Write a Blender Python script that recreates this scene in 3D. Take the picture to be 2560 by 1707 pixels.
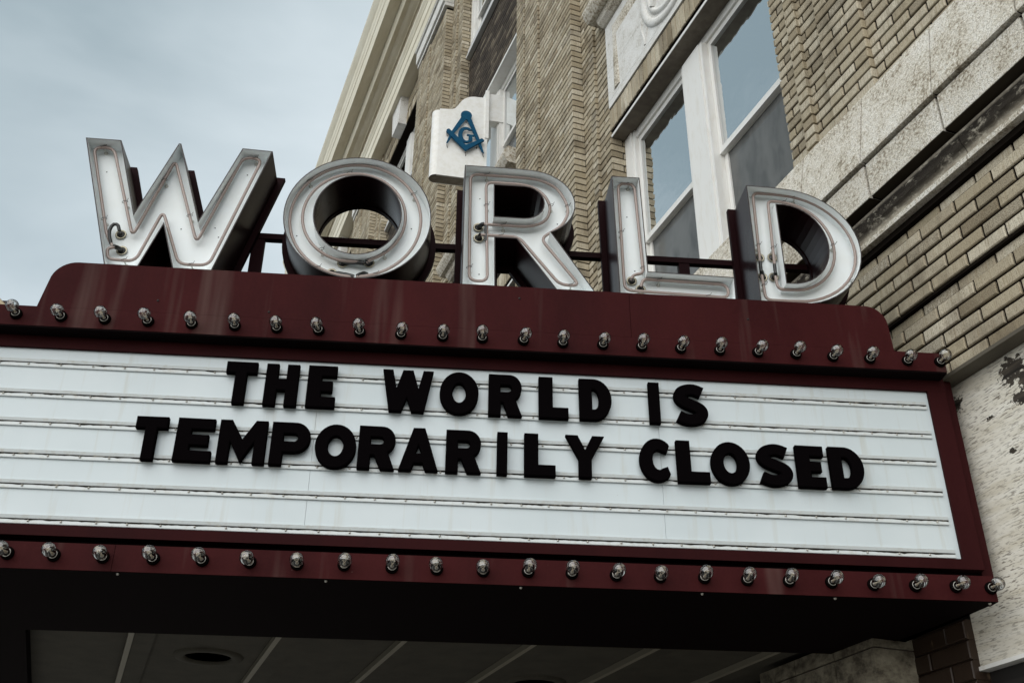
import bpy, math, random
from mathutils import Vector, Matrix
from mathutils.geometry import tessellate_polygon
random.seed(7)
R = math.radians
PI = math.pi
for o in list(bpy.data.objects):
    bpy.data.objects.remove(o)
sc = bpy.context.scene
col = sc.collection

# ------------------------------------------------------------------ camera
cam_d = bpy.data.cameras.new('camera')
cam = bpy.data.objects.new('camera', cam_d)
col.objects.link(cam)
F_PX, PITCH, ROLL, HEAD = 2677.4, R(30.1306), R(0.4213), R(20.7078)
cam_d.sensor_width = 36.0
cam_d.sensor_fit = 'HORIZONTAL'
cam_d.lens = 36.0 * F_PX / 2560.0
cam_d.clip_start = 0.05
cam_d.clip_end = 2000
cp, sp = math.cos(PITCH), math.sin(PITCH)
def _head(v):
    return Vector((v[0]*math.cos(HEAD) + v[1]*math.sin(HEAD), -v[0]*math.sin(HEAD) + v[1]*math.cos(HEAD), v[2]))
_f = Vector((0, cp, sp)); _u = Vector((0, -sp, cp)); _r = Vector((1, 0, 0))
_r, _u = _r*math.cos(ROLL) + _u*math.sin(ROLL), _u*math.cos(ROLL) - _r*math.sin(ROLL)
CF, CU, CR = _head(_f), _head(_u), _head(_r)
CAM = Vector((0, 0, 1.6))
m = Matrix((CR, CU, -CF)).transposed().to_4x4()
m.translation = CAM
cam.matrix_world = m
sc.camera = cam
def project(p):
    d = Vector(p) - CAM
    z = max(d.dot(CF), 1e-3)
    return 1280 + F_PX*d.dot(CR)/z, 853.5 - F_PX*d.dot(CU)/z, d.dot(CF)

# ------------------------------------------------------------------ light
SUN_DIR = Vector((-0.70, -0.66, 0.54)).normalized()      # towards the sun
world = bpy.data.worlds.new('World')
sc.world = world
world.use_nodes = True
wn, wl = world.node_tree.nodes, world.node_tree.links
wn.clear()
w_out = wn.new('ShaderNodeOutputWorld')
w_bg = wn.new('ShaderNodeBackground')
w_bg.inputs['Strength'].default_value = 0.1
w_sky = wn.new('ShaderNodeTexSky')
w_sky.sky_type = 'NISHITA'
w_sky.sun_disc = False
w_sky.sun_elevation = math.asin(SUN_DIR.z)
w_sky.sun_rotation = math.atan2(SUN_DIR.x, SUN_DIR.y)
w_tc = wn.new('ShaderNodeTexCoord')
w_map = wn.new('ShaderNodeMapping')
w_map.inputs['Scale'].default_value = (1.0, 1.0, 2.2)
w_map.inputs['Location'].default_value = (0.84, 4.04, 1.82)
w_n1 = wn.new('ShaderNodeTexNoise')
w_n1.inputs['Scale'].default_value = 2.3
w_n1.inputs['Detail'].default_value = 5
w_n1.inputs['Roughness'].default_value = 0.48
w_n1.inputs['Distortion'].default_value = 0.35
w_rmp = wn.new('ShaderNodeValToRGB')
w_rmp.color_ramp.elements[0].position = 0.18
w_rmp.color_ramp.elements[0].color = (1.60, 2.03, 2.20, 1)
w_rmp.color_ramp.elements[1].position = 0.72
w_rmp.color_ramp.elements[1].color = (3.72, 4.12, 4.28, 1)
w_mix = wn.new('ShaderNodeMixRGB')
w_mix.inputs['Fac'].default_value = 0.9
wl.new(w_tc.outputs['Generated'], w_map.inputs['Vector'])
wl.new(w_map.outputs['Vector'], w_n1.inputs['Vector'])
w_sep = wn.new('ShaderNodeSeparateXYZ'); wl.new(w_tc.outputs['Generated'], w_sep.inputs[0])
w_a = wn.new('ShaderNodeMath'); w_a.operation = 'MULTIPLY_ADD'; w_a.inputs[1].default_value = -0.85; w_a.inputs[2].default_value = 0.575
wl.new(w_sep.outputs['Z'], w_a.inputs[0])
w_b = wn.new('ShaderNodeMath'); w_b.operation = 'MULTIPLY_ADD'; w_b.inputs[1].default_value = 0.62
wl.new(w_sep.outputs['X'], w_b.inputs[0]); wl.new(w_a.outputs[0], w_b.inputs[2])
w_c = wn.new('ShaderNodeMath'); w_c.operation = 'ADD'
wl.new(w_n1.outputs['Fac'], w_c.inputs[0]); wl.new(w_b.outputs[0], w_c.inputs[1])
wl.new(w_c.outputs[0], w_rmp.inputs['Fac'])
wl.new(w_sky.outputs['Color'], w_mix.inputs['Color1'])
wl.new(w_rmp.outputs['Color'], w_mix.inputs['Color2'])
wl.new(w_mix.outputs['Color'], w_bg.inputs['Color'])
wl.new(w_bg.outputs['Background'], w_out.inputs['Surface'])

sun_d = bpy.data.lights.new('sun', 'SUN')
sun_d.energy = 1.5
sun_d.angle = R(95)
sun_d.color = (1.0, 0.97, 0.925)
sun = bpy.data.objects.new('sun', sun_d)
col.objects.link(sun)
sun.rotation_euler = (-SUN_DIR).to_track_quat('-Z', 'Y').to_euler()
sun.location = (-6, -2, 9)

sc.view_settings.view_transform = 'Standard'
sc.view_settings.look = 'None'
sc.view_settings.exposure = 1.08
sc.view_settings.gamma = 1.0
sc.view_settings.use_curve_mapping = False
sc.render.engine = 'CYCLES'
sc.cycles.max_bounces = 8
sc.cycles.transparent_max_bounces = 12
sc.cycles.caustics_reflective = False
sc.cycles.caustics_refractive = False

# ------------------------------------------------------------------ materials
def mat(name, rgb, rough=0.6, metal=0.0, spec=0.5, coat=0.0):
    m = bpy.data.materials.new(name)
    m.use_nodes = True
    b = m.node_tree.nodes['Principled BSDF']
    b.inputs['Base Color'].default_value = (*rgb, 1)
    b.inputs['Roughness'].default_value = rough
    b.inputs['Metallic'].default_value = metal
    b.inputs['Specular IOR Level'].default_value = spec
    b.inputs['Coat Weight'].default_value = coat
    return m
class NT:
    """small node-graph helper"""
    def __init__(s, m):
        s.t = m.node_tree; s.b = s.t.nodes['Principled BSDF']
    def n(s, typ, **kw):
        nd = s.t.nodes.new(typ)
        for k, v in kw.items():
            setattr(nd, k, v)
        return nd
    def l(s, a, b): s.t.links.new(a, b)
    def pos(s, scale=(1, 1, 1), coord='pos'):
        mp = s.n('ShaderNodeMapping'); mp.inputs['Scale'].default_value = scale
        if coord == 'pos': s.l(s.n('ShaderNodeNewGeometry').outputs['Position'], mp.inputs['Vector'])
        else: s.l(s.n('ShaderNodeTexCoord').outputs['Object'], mp.inputs['Vector'])
        return mp.outputs['Vector']
    def noise(s, vec, scale=1.0, detail=3, rough=0.55, dist=0.0):
        nd = s.n('ShaderNodeTexNoise')
        nd.inputs['Scale'].default_value = scale; nd.inputs['Detail'].default_value = detail
        nd.inputs['Roughness'].default_value = rough; nd.inputs['Distortion'].default_value = dist
        s.l(vec, nd.inputs['Vector']); return nd.outputs['Fac']
    def ramp(s, fac, stops):
        r = s.n('ShaderNodeValToRGB'); e = r.color_ramp.elements
        while len(e) < len(stops): e.new(0.5)
        for el, (p, c) in zip(e, stops):
            el.position = p; el.color = (*c, 1) if len(c) == 3 else c
        s.l(fac, r.inputs['Fac']); return r.outputs['Color']
    def mix(s, fac, a, b, mode='MIX'):
        x = s.n('ShaderNodeMixRGB', blend_type=mode)
        for sock, v in ((x.inputs['Fac'], fac), (x.inputs['Color1'], a), (x.inputs['Color2'], b)):
            if hasattr(v, 'links'): s.l(v, sock)
            elif isinstance(v, (int, float)): sock.default_value = v
            else: sock.default_value = (*v, 1)
        return x.outputs['Color']
    def math(s, op, a, b=0.0, clamp=False):
        x = s.n('ShaderNodeMath', operation=op); x.use_clamp = clamp
        for sock, v in ((x.inputs[0], a), (x.inputs[1], b)):
            if hasattr(v, 'links'): s.l(v, sock)
            else: sock.default_value = v
        return x.outputs[0]
    def color(s, c): s.l(c, s.b.inputs['Base Color'])
    def rough(s, c): s.l(c, s.b.inputs['Roughness'])
    def bump(s, h, strength=0.3, dist=0.01):
        b = s.n('ShaderNodeBump'); b.inputs['Strength'].default_value = strength; b.inputs['Distance'].default_value = dist
        s.l(h, b.inputs['Height']); s.l(b.outputs['Normal'], s.b.inputs['Normal'])

def brick_material(name, tones, soot, streak):
    m = mat(name, tones[0], 0.85, spec=0.25)
    k = NT(m)
    isl = k.n('ShaderNodeNewGeometry').outputs['Random Per Island']
    obr = k.n('ShaderNodeObjectInfo').outputs['Random']
    rnd = k.math('FRACT', k.math('ADD', isl, k.math('MULTIPLY', obr, 7.31)))
    n = len(tones)
    base = k.ramp(rnd, [(i/(n-1), t) for i, t in enumerate(tones)])
    wire = k.noise(k.pos((170, 170, 9)), 1.0, 4, 0.62)               # vertical wire-cut drag marks
    grit = k.noise(k.pos((1, 1, 1)), 260, 2, 0.6)
    big = k.noise(k.pos((1, 1, 0.55)), 5.0, 4, 0.6)
    c = k.mix(k.ramp(wire, [(0.28, (0, 0, 0)), (0.52, (1, 1, 1))]), streak, base)
    c = k.mix(k.ramp(grit, [(0.52, (0, 0, 0)), (0.68, (.75, .75, .75))]), c, soot)
    rnd2 = k.math('FRACT', k.math('MULTIPLY', rnd, 17.17))
    sooty = k.math('MULTIPLY', k.math('GREATER_THAN', rnd2, 0.86), k.ramp(grit, [(0.36, (.2, .2, .2)), (0.6, (1, 1, 1))]))
    c = k.mix(k.math('MULTIPLY', sooty, 0.6), c, soot)
    c = k.mix(k.ramp(big, [(0.50, (0, 0, 0)), (0.74, (.62, .62, .62))]), c, soot)
    k.color(c)
    k.bump(k.math('ADD', wire, k.math('MULTIPLY', grit, 0.6)), 0.35, 0.004)
    return m
M = {}
M['brick'] = brick_material('tan_brick', [(.43, .372, .268), (.54, .482, .37), (.31, .257, .175), (.63, .575, .46), (.46, .402, .295), (.365, .31, .213)], (.09, .068, .043), (.33, .265, .175))
M['dark_brick'] = brick_material('sooted_brick', [(.060, .046, .036), (.10, .08, .06), (.045, .034, .027), (.24, .20, .145), (.05, .038, .03)], (.02, .015, .013), (.035, .026, .02))
M['mortar'] = mat('dark_mortar', (.012, .009, .007), 0.95, spec=0.05)
M['painted_brick'] = mat('brown_painted_brick', (.03, .018, .012), 0.42, spec=.25)
k = NT(M['painted_brick'])
nz = k.noise(k.pos((30, 30, 8)), 1.0, 4, 0.6)
k.color(k.mix(k.ramp(nz, [(0.64, (0, 0, 0)), (0.72, (1, 1, 1))]), (.028, .017, .011), (.12, .085, .055)))
k.bump(nz, 0.3, 0.004)

M['stone'] = mat('weathered_stone', (.52, .49, .43), 0.9, spec=0.2)
k = NT(M['stone'])
n1 = k.noise(k.pos(), 58, 6, 0.74)
n2 = k.noise(k.pos(), 5, 4, 0.6)
n3 = k.noise(k.pos(), 170, 2, 0.6)
sp_ = k.math('ADD', k.math('MULTIPLY', n1, 0.75), k.math('MULTIPLY', n2, 0.45))
c = k.ramp(sp_, [(0.53, (.86, .83, .76)), (0.63, (.72, .67, .57)), (0.70, (.38, .325, .245)), (0.80, (.12, .1, .075))])
c = k.mix(k.ramp(n3, [(0.50, (0, 0, 0)), (0.64, (.72, .72, .72))]), c, (.26, .22, .165))
k.color(c)
k.bump(k.math('ADD', n1, k.math('MULTIPLY', n3, 0.5)), 0.65, 0.02)

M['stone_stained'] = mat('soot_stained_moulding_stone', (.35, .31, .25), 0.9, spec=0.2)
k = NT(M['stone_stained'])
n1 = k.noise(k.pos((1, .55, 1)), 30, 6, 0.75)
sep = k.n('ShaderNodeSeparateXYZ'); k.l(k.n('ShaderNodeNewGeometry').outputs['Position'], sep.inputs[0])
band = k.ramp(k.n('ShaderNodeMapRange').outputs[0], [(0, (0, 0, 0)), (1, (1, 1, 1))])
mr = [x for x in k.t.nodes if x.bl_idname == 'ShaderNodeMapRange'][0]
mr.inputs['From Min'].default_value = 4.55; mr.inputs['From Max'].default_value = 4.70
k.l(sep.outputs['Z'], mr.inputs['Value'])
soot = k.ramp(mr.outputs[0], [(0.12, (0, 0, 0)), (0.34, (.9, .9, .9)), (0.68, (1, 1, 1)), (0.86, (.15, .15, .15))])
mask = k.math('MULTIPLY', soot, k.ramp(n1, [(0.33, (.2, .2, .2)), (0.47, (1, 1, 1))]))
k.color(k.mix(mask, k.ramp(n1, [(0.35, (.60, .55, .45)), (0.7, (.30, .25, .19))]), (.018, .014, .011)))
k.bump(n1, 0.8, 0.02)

M['soot'] = mat('soot_and_shade_black', (.045, .037, .028), 0.95, spec=.05)  # belt underside black: part soot, part shade put into the colour
M['pale_stone'] = mat('pale_carved_stone', (.62, .61, .58), 0.85, spec=0.2)
k = NT(M['pale_stone'])
n1 = k.noise(k.pos(), 60, 5, 0.7); n2 = k.noise(k.pos(), 9, 3, 0.5)
k.color(k.ramp(k.math('ADD', k.math('MULTIPLY', n1, 0.6), k.math('MULTIPLY', n2, 0.4)), [(0.38, (.76, .76, .745)), (0.54, (.68, .67, .64)), (0.68, (.40, .375, .32))]))
k.bump(n1, 0.5, 0.01)
M['sill_stone'] = mat('sooted_sill_stone', (.42, .37, .30), 0.9, spec=0.2)
k = NT(M['sill_stone'])
n1 = k.noise(k.pos(), 40, 5, 0.75)
k.color(k.ramp(n1, [(0.46, (.66, .63, .56)), (0.58, (.38, .32, .23)), (0.68, (.09, .07, .055))]))
k.bump(n1, 0.8, 0.015)

M['cornice'] = mat('cream_cornice_paint', (.62, .585, .49), 0.55)
k = NT(M['cornice'])
n1 = k.noise(k.pos((1, .25, 1)), 9, 4, 0.6)
k.color(k.ramp(n1, [(0.35, (.77, .725, .595)), (0.75, (.65, .585, .44))]))
M['white_paint'] = mat('white_window_paint', (.74, .73, .69), 0.5)
k = NT(M['white_paint'])
n1 = k.noise(k.pos((1, 1, .3)), 22, 4, 0.65)
k.color(k.ramp(n1, [(0.5, (.79, .785, .76)), (0.85, (.70, .67, .61))]))
M['soffit_paint'] = mat('drab_soffit_paint', (.17, .15, .115), 0.7)
k = NT(M['soffit_paint'])
n1 = k.noise(k.pos(), 14, 4, 0.6)
k.color(k.ramp(n1, [(0.35, (.19, .165, .13)), (0.7, (.11, .09, .068))]))
M['sheet_metal'] = mat('pale_sheet_metal', (.58, .585, .58), 0.5)
M['black_gap'] = mat('black_steel_lintel', (.012, .01, .009), 0.7)

# window glass: thin reflective panes over a dark room
def pane_material(name, tint, refl, rough=0.02):
    m = bpy.data.materials.new(name); m.use_nodes = True
    t = m.node_tree; b = t.nodes['Principled BSDF']
    b.inputs['Base Color'].default_value = (*tint, 1); b.inputs['Roughness'].default_value = 0.9
    b.inputs['Specular IOR Level'].default_value = 0.0
    g = t.nodes.new('ShaderNodeBsdfGlossy'); g.inputs['Roughness'].default_value = rough
    g.inputs['Color'].default_value = (.95, .985, 1, 1)
    lw = t.nodes.new('ShaderNodeFresnel'); lw.inputs['IOR'].default_value = 1.52
    mu = t.nodes.new('ShaderNodeMath'); mu.operation = 'MULTIPLY_ADD'; mu.use_clamp = True
    mu.inputs[1].default_value = 1.0; mu.inputs[2].default_value = refl
    t.links.new(lw.outputs[0], mu.inputs[0])
    mx = t.nodes.new('ShaderNodeMixShader')
    t.links.new(mu.outputs[0], mx.inputs[0]); t.links.new(b.outputs[0], mx.inputs[1]); t.links.new(g.outputs[0], mx.inputs[2])
    t.links.new(mx.outputs[0], t.nodes['Material Output'].inputs['Surface'])
    return m
M['pane'] = pane_material('window_glass', (.03, .035, .035), 0.66)
_t = M['pane'].node_tree
_gl = [n for n in _t.nodes if n.bl_idname in ('ShaderNodeBsdfGlossy', 'ShaderNodeBsdfAnisotropic')][0]
_nz = _t.nodes.new('ShaderNodeTexNoise'); _nz.inputs['Scale'].default_value = 5.0; _nz.inputs['Detail'].default_value = 2
_ge = _t.nodes.new('ShaderNodeNewGeometry'); _bp = _t.nodes.new('ShaderNodeBump'); _bp.inputs['Strength'].default_value = .22; _bp.inputs['Distance'].default_value = .012
_t.links.new(_ge.outputs['Position'], _nz.inputs['Vector']); _t.links.new(_nz.outputs['Fac'], _bp.inputs['Height']); _t.links.new(_bp.outputs['Normal'], _gl.inputs['Normal'])
M['pane_dull'] = pane_material('boarded_window_glass', (.12, .125, .125), -0.05, 0.12)
k = NT(M['pane_dull'])
n1 = k.noise(k.pos((2.2, 2.2, .9)), 2.2, 2, 0.5, 1.2)
wv = k.n('ShaderNodeTexWave'); wv.inputs['Scale'].default_value = 5; wv.inputs['Distortion'].default_value = 9; wv.inputs['Detail'].default_value = 3
k.l(k.pos((.4, 1, .5)), wv.inputs['Vector'])
k.color(k.mix(k.math('MULTIPLY', wv.outputs['Fac'], 0.5), k.ramp(n1, [(0.3, (.085, .088, .088)), (0.7, (.135, .137, .135))]), (.17, .172, .168)))

def maroon(name, lo, hi, rough, streaks, spec=.03):
    m = mat(name, lo, rough, spec=spec)
    k = NT(m)
    a = k.noise(k.pos((1, 1, .35), 'obj'), 3.2, 5, 0.6)
    g = k.noise(k.pos((1, 1, 1), 'obj'), 120, 3, 0.6)
    c = k.ramp(k.math('ADD', k.math('MULTIPLY', a, 0.8), k.math('MULTIPLY', g, 0.2)), [(0.35, lo), (0.65, hi)])
    if streaks:
        s = k.noise(k.pos((9, 9, .6), 'obj'), 1.0, 3, 0.5)
        c = k.mix(k.ramp(s, [(0.58, (0, 0, 0)), (0.76, (.62, .62, .62))]), c, (.115, .075, .066))
        ch_ = k.noise(k.pos((1, 1, 1), 'obj'), 75, 2, 0.5)
        c = k.mix(k.ramp(ch_, [(0.765, (0, 0, 0)), (0.785, (.6, .6, .6))]), c, (.22, .16, .14))
    k.color(c)
    k.rough(k.ramp(a, [(0.3, (rough*.8,)*3), (0.7, (min(1, rough*1.3),)*3)]))
    if streaks: k.bump(k.noise(k.pos((1, 1, 1), 'obj'), 2.6, 2, 0.5), 0.35, 0.03)
    return m
M['maroon'] = maroon('maroon_enamel', (.030, .0058, .0064), (.052, .0112, .0118), 0.5, True)
M['maroon_plain'] = maroon('maroon_trim_enamel', (.022, .0046, .0052), (.034, .0078, .0084), 0.5, False)
M['maroon_dark'] = maroon('dark_maroon_letter_shell', (.0095, .0026, .0034), (.016, .0046, .0056), 0.3, False, .15)
M['flange'] = maroon('dark_maroon_steel', (.009, .0022, .0030), (.014, .0036, .0046), 0.5, False, .04)
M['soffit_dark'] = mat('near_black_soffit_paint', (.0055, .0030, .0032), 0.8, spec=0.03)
M['board'] = mat('white_letter_board_acrylic', (.70, .755, .775), 0.38)
k = NT(M['board'])
a = k.noise(k.pos((1, 1, 1), 'obj'), 2.4, 4, 0.55)
sp2 = k.noise(k.pos((1, 1, 1), 'obj'), 95, 2, 0.5)
reg = k.noise(k.pos((1, 1, 1), 'obj'), 6, 3, 0.5)
c = k.ramp(a, [(0.3, (.525, .59, .615)), (0.7, (.59, .65, .675))])
dr = k.noise(k.pos((20, 20, 1.3), 'obj'), 1.0, 4, 0.6)
c = k.mix(k.ramp(dr, [(0.55, (0, 0, 0)), (0.76, (.75, .75, .75))]), c, (.46, .465, .42))
c = k.mix(k.math('MULTIPLY', k.ramp(sp2, [(0.73, (0, 0, 0)), (0.76, (1, 1, 1))]), k.ramp(reg, [(0.56, (0, 0, 0)), (0.64, (.6, .6, .6))])), c, (.22, .22, .21))
k.color(c)
M['rail'] = mat('clear_rail_plastic', (.66, .665, .63), 0.4)
k = NT(M['rail'])
v = k.pos((1, 1, 1), 'obj')
a = k.noise(v, 40, 5, 0.7)
k.color(k.ramp(a, [(0.5, (.585, .625, .63)), (0.80, (.48, .47, .42))]))
M['grime'] = mat('black_rail_grime', (.03, .028, .024), 0.9, spec=0.1)
k = NT(M['grime'])
a = k.noise(k.pos((14, 14, 14), 'obj'), 1.0, 5, 0.75)
k.color(k.ramp(a, [(0.56, (.018, .016, .013)), (0.70, (.28, .26, .22))]))
M['screw'] = mat('dull_screw_steel', (.55, .53, .48), 0.35, 0.8)
M['pan_white'] = mat('white_letter_enamel', (.78, .785, .77), 0.65, spec=.12)
k = NT(M['pan_white'])
a = k.noise(k.pos((1, 1, 1), 'obj'), 7, 4, 0.6); s_ = k.noise(k.pos((22, 22, 2.0), 'obj'), 1.0, 4, 0.6)
c = k.ramp(a, [(0.35, (.84, .885, .90)), (0.78, (.80, .83, .82))])
k.color(k.mix(k.ramp(s_, [(0.68, (0, 0, 0)), (0.84, (.35, .35, .35))]), c, (.55, .52, .44)))
M['rim'] = mat('dark_cut_edge', (.02, .012, .012), 0.6)
M['neon'] = mat('unlit_neon_tube_glass', (.26, .195, .17), 0.16, coat=0.6)
M['tube_black'] = mat('blacked_out_tube', (.008, .008, .008), 0.3)
M['insulator'] = mat('insulator_metal', (.36, .33, .25), 0.35, 0.7)
M['clip'] = mat('clear_tube_clip', (.50, .50, .46), 0.25)
M['wire'] = mat('dark_tie_wire', (.03, .022, .018), 0.5)
M['letter_black'] = mat('black_moulded_plastic', (.0030, .0023, .0027), 0.6, spec=0.0)
M['socket'] = mat('black_lamp_socket', (.004, .003, .003), 0.6, spec=.0)
M['lamp_metal'] = mat('lamp_neck_glass', (.62, .60, .55), 0.25, 0.0)
M['support'] = mat('pale_filament_support', (.66, .56, .42), 0.35, 0.0)
g = bpy.data.materials.new('clear_bulb_glass'); g.use_nodes = True
t = g.node_tree; t.nodes.remove(t.nodes['Principled BSDF'])
tr = t.nodes.new('ShaderNodeBsdfTransparent'); tr.inputs[0].default_value = (.97, .97, .96, 1)
gl = t.nodes.new('ShaderNodeBsdfGlossy'); gl.inputs['Roughness'].default_value = 0.05
fr = t.nodes.new('ShaderNodeFresnel'); fr.inputs['IOR'].default_value = 1.5
mx = t.nodes.new('ShaderNodeMixShader')
mu = t.nodes.new('ShaderNodeMath'); mu.operation = 'MULTIPLY_ADD'; mu.inputs[1].default_value = 0.8; mu.inputs[2].default_value = 0.085; mu.use_clamp = True
t.links.new(fr.outputs[0], mu.inputs[0]); t.links.new(mu.outputs[0], mx.inputs[0])
t.links.new(tr.outputs[0], mx.inputs[1]); t.links.new(gl.outputs[0], mx.inputs[2])
t.links.new(mx.outputs[0], t.nodes['Material Output'].inputs['Surface'])
M['bulb_glass'] = g
M['sign_white'] = mat('white_sign_enamel', (.76, .755, .72), 0.4)
k = NT(M['sign_white'])
a = k.noise(k.pos(), 16, 4, 0.65)
k.color(k.ramp(a, [(0.4, (.82, .82, .80)), (0.75, (.72, .705, .65))]))
M['emblem_blue'] = mat('blue_emblem_enamel', (.012, .085, .155), 0.4, spec=.06)
k = NT(M['emblem_blue'])
a = k.noise(k.pos(), 24, 4, 0.6)
k.color(k.ramp(a, [(0.35, (.004, .058, .125)), (0.66, (.007, .080, .158)), (0.82, (.06, .15, .22))]))
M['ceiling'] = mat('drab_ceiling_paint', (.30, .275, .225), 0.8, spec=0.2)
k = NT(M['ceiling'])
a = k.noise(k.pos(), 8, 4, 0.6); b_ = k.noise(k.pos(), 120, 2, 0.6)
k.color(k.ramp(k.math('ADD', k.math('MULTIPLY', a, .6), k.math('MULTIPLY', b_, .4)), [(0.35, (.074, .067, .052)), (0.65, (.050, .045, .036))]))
M['batten'] = mat('ceiling_batten_paint', (.22, .20, .155), 0.55)
M['tile'] = mat('mottled_ceramic_tile', (.25, .22, .16), 0.4)
k = NT(M['tile'])
a = k.noise(k.pos((1, 1, 1.4)), 16, 6, 0.72)
k.color(k.ramp(a, [(0.38, (.08, .066, .048)), (0.5, (.20, .175, .13)), (0.66, (.32, .29, .22))]))
k.bump(a, 0.2, 0.01)
M['grout'] = mat('dark_grout', (.06, .045, .038), 0.9)
M['conduit'] = mat('tan_conduit', (.40, .33, .20), 0.5)

# peeling white plywood
M['ply'] = mat('peeling_white_plywood_paint', (.60, .57, .50), 0.75, spec=0.25)
k = NT(M['ply'])
chk = k.noise(k.pos((1, 24, 165)), 1.0, 4, 0.65)
fine = k.noise(k.pos((1, 3, 30)), 1.0, 3, 0.6)
warp = k.noise(k.pos((1, 1, 1.6)), 34, 5, 0.7)
amt = k.noise(k.pos(), 3.2, 3, 0.5)
c = k.ramp(fine, [(0.35, (.74, .71, .64)), (0.68, (.60, .555, .46))])
line = k.ramp(chk, [(0.535, (0, 0, 0)), (0.585, (1, 1, 1))])
c = k.mix(k.math('MULTIPLY', line, k.ramp(amt, [(0.30, (.12, .12, .12)), (0.66, (.95, .95, .95))])), c, (.075, .055, .036))
sep = k.n('ShaderNodeSeparateXYZ'); k.l(k.n('ShaderNodeNewGeometry').outputs['Position'], sep.inputs[0])
peel = None
for (py, pz, pr, st) in ((3.04, 3.590, .040, 1.25), (2.715, 3.60, .052, 1.2), (2.655, 3.545, .046, 1.0), (2.70, 3.475, .028, 1.7), (2.665, 3.20, .012, 1.0), (2.60, 3.05, .03, 1.5), (2.665, 2.725, .035, 1.6), (2.87, 3.46, .010, 1.8), (2.80, 3.295, .012, 1.4)):
    dy = k.math('MULTIPLY', k.math('SUBTRACT', sep.outputs['Y'], py), 1.0/st)
    dz = k.math('SUBTRACT', sep.outputs['Z'], pz)
    d = k.math('SQRT', k.math('ADD', k.math('MULTIPLY', dy, dy), k.math('MULTIPLY', dz, dz)))
    d = k.math('DIVIDE', d, pr)
    d = k.math('ADD', d, k.math('MULTIPLY', k.math('SUBTRACT', warp, 0.5), 3.2))
    f = k.math('LESS_THAN', d, 0.95)
    peel = f if peel is None else k.math('MAXIMUM', peel, f)
wood = k.ramp(k.noise(k.pos((1, 4, 40)), 1.0, 4, 0.6), [(0.35, (.014, .012, .010)), (0.6, (.07, .058, .045)), (0.72, (.20, .17, .13))])
k.color(k.mix(peel, c, wood))
k.bump(k.math('SUBTRACT', k.math('MULTIPLY', fine, 0.4), k.math('ADD', line, peel)), 0.35, 0.004)
M['ledge'] = mat('dull_flashing_metal', (.10, .088, .068), 0.55, 0.0, spec=.2)
M['asphalt'] = mat('asphalt', (.05, .05, .05), 0.95)
k = NT(M['asphalt']); a = k.noise(k.pos(), 60, 4, 0.7)
k.color(k.ramp(a, [(0.3, (.04, .04, .041)), (0.7, (.065, .064, .062))]))
M['concrete'] = mat('pavement_concrete', (.20, .19, .175), 0.9)
k = NT(M['concrete']); a = k.noise(k.pos(), 9, 5, 0.7)
k.color(k.ramp(a, [(0.3, (.29, .275, .25)), (0.7, (.36, .345, .32))]))
M['shop_dark'] = mat('dark_shopfront_frame', (.012, .010, .009), 0.5)
M['roofing'] = mat('roof_felt', (.06, .06, .06), 0.95)
M['line_paint'] = mat('road_line_paint', (.6, .58, .5), 0.8)

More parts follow.
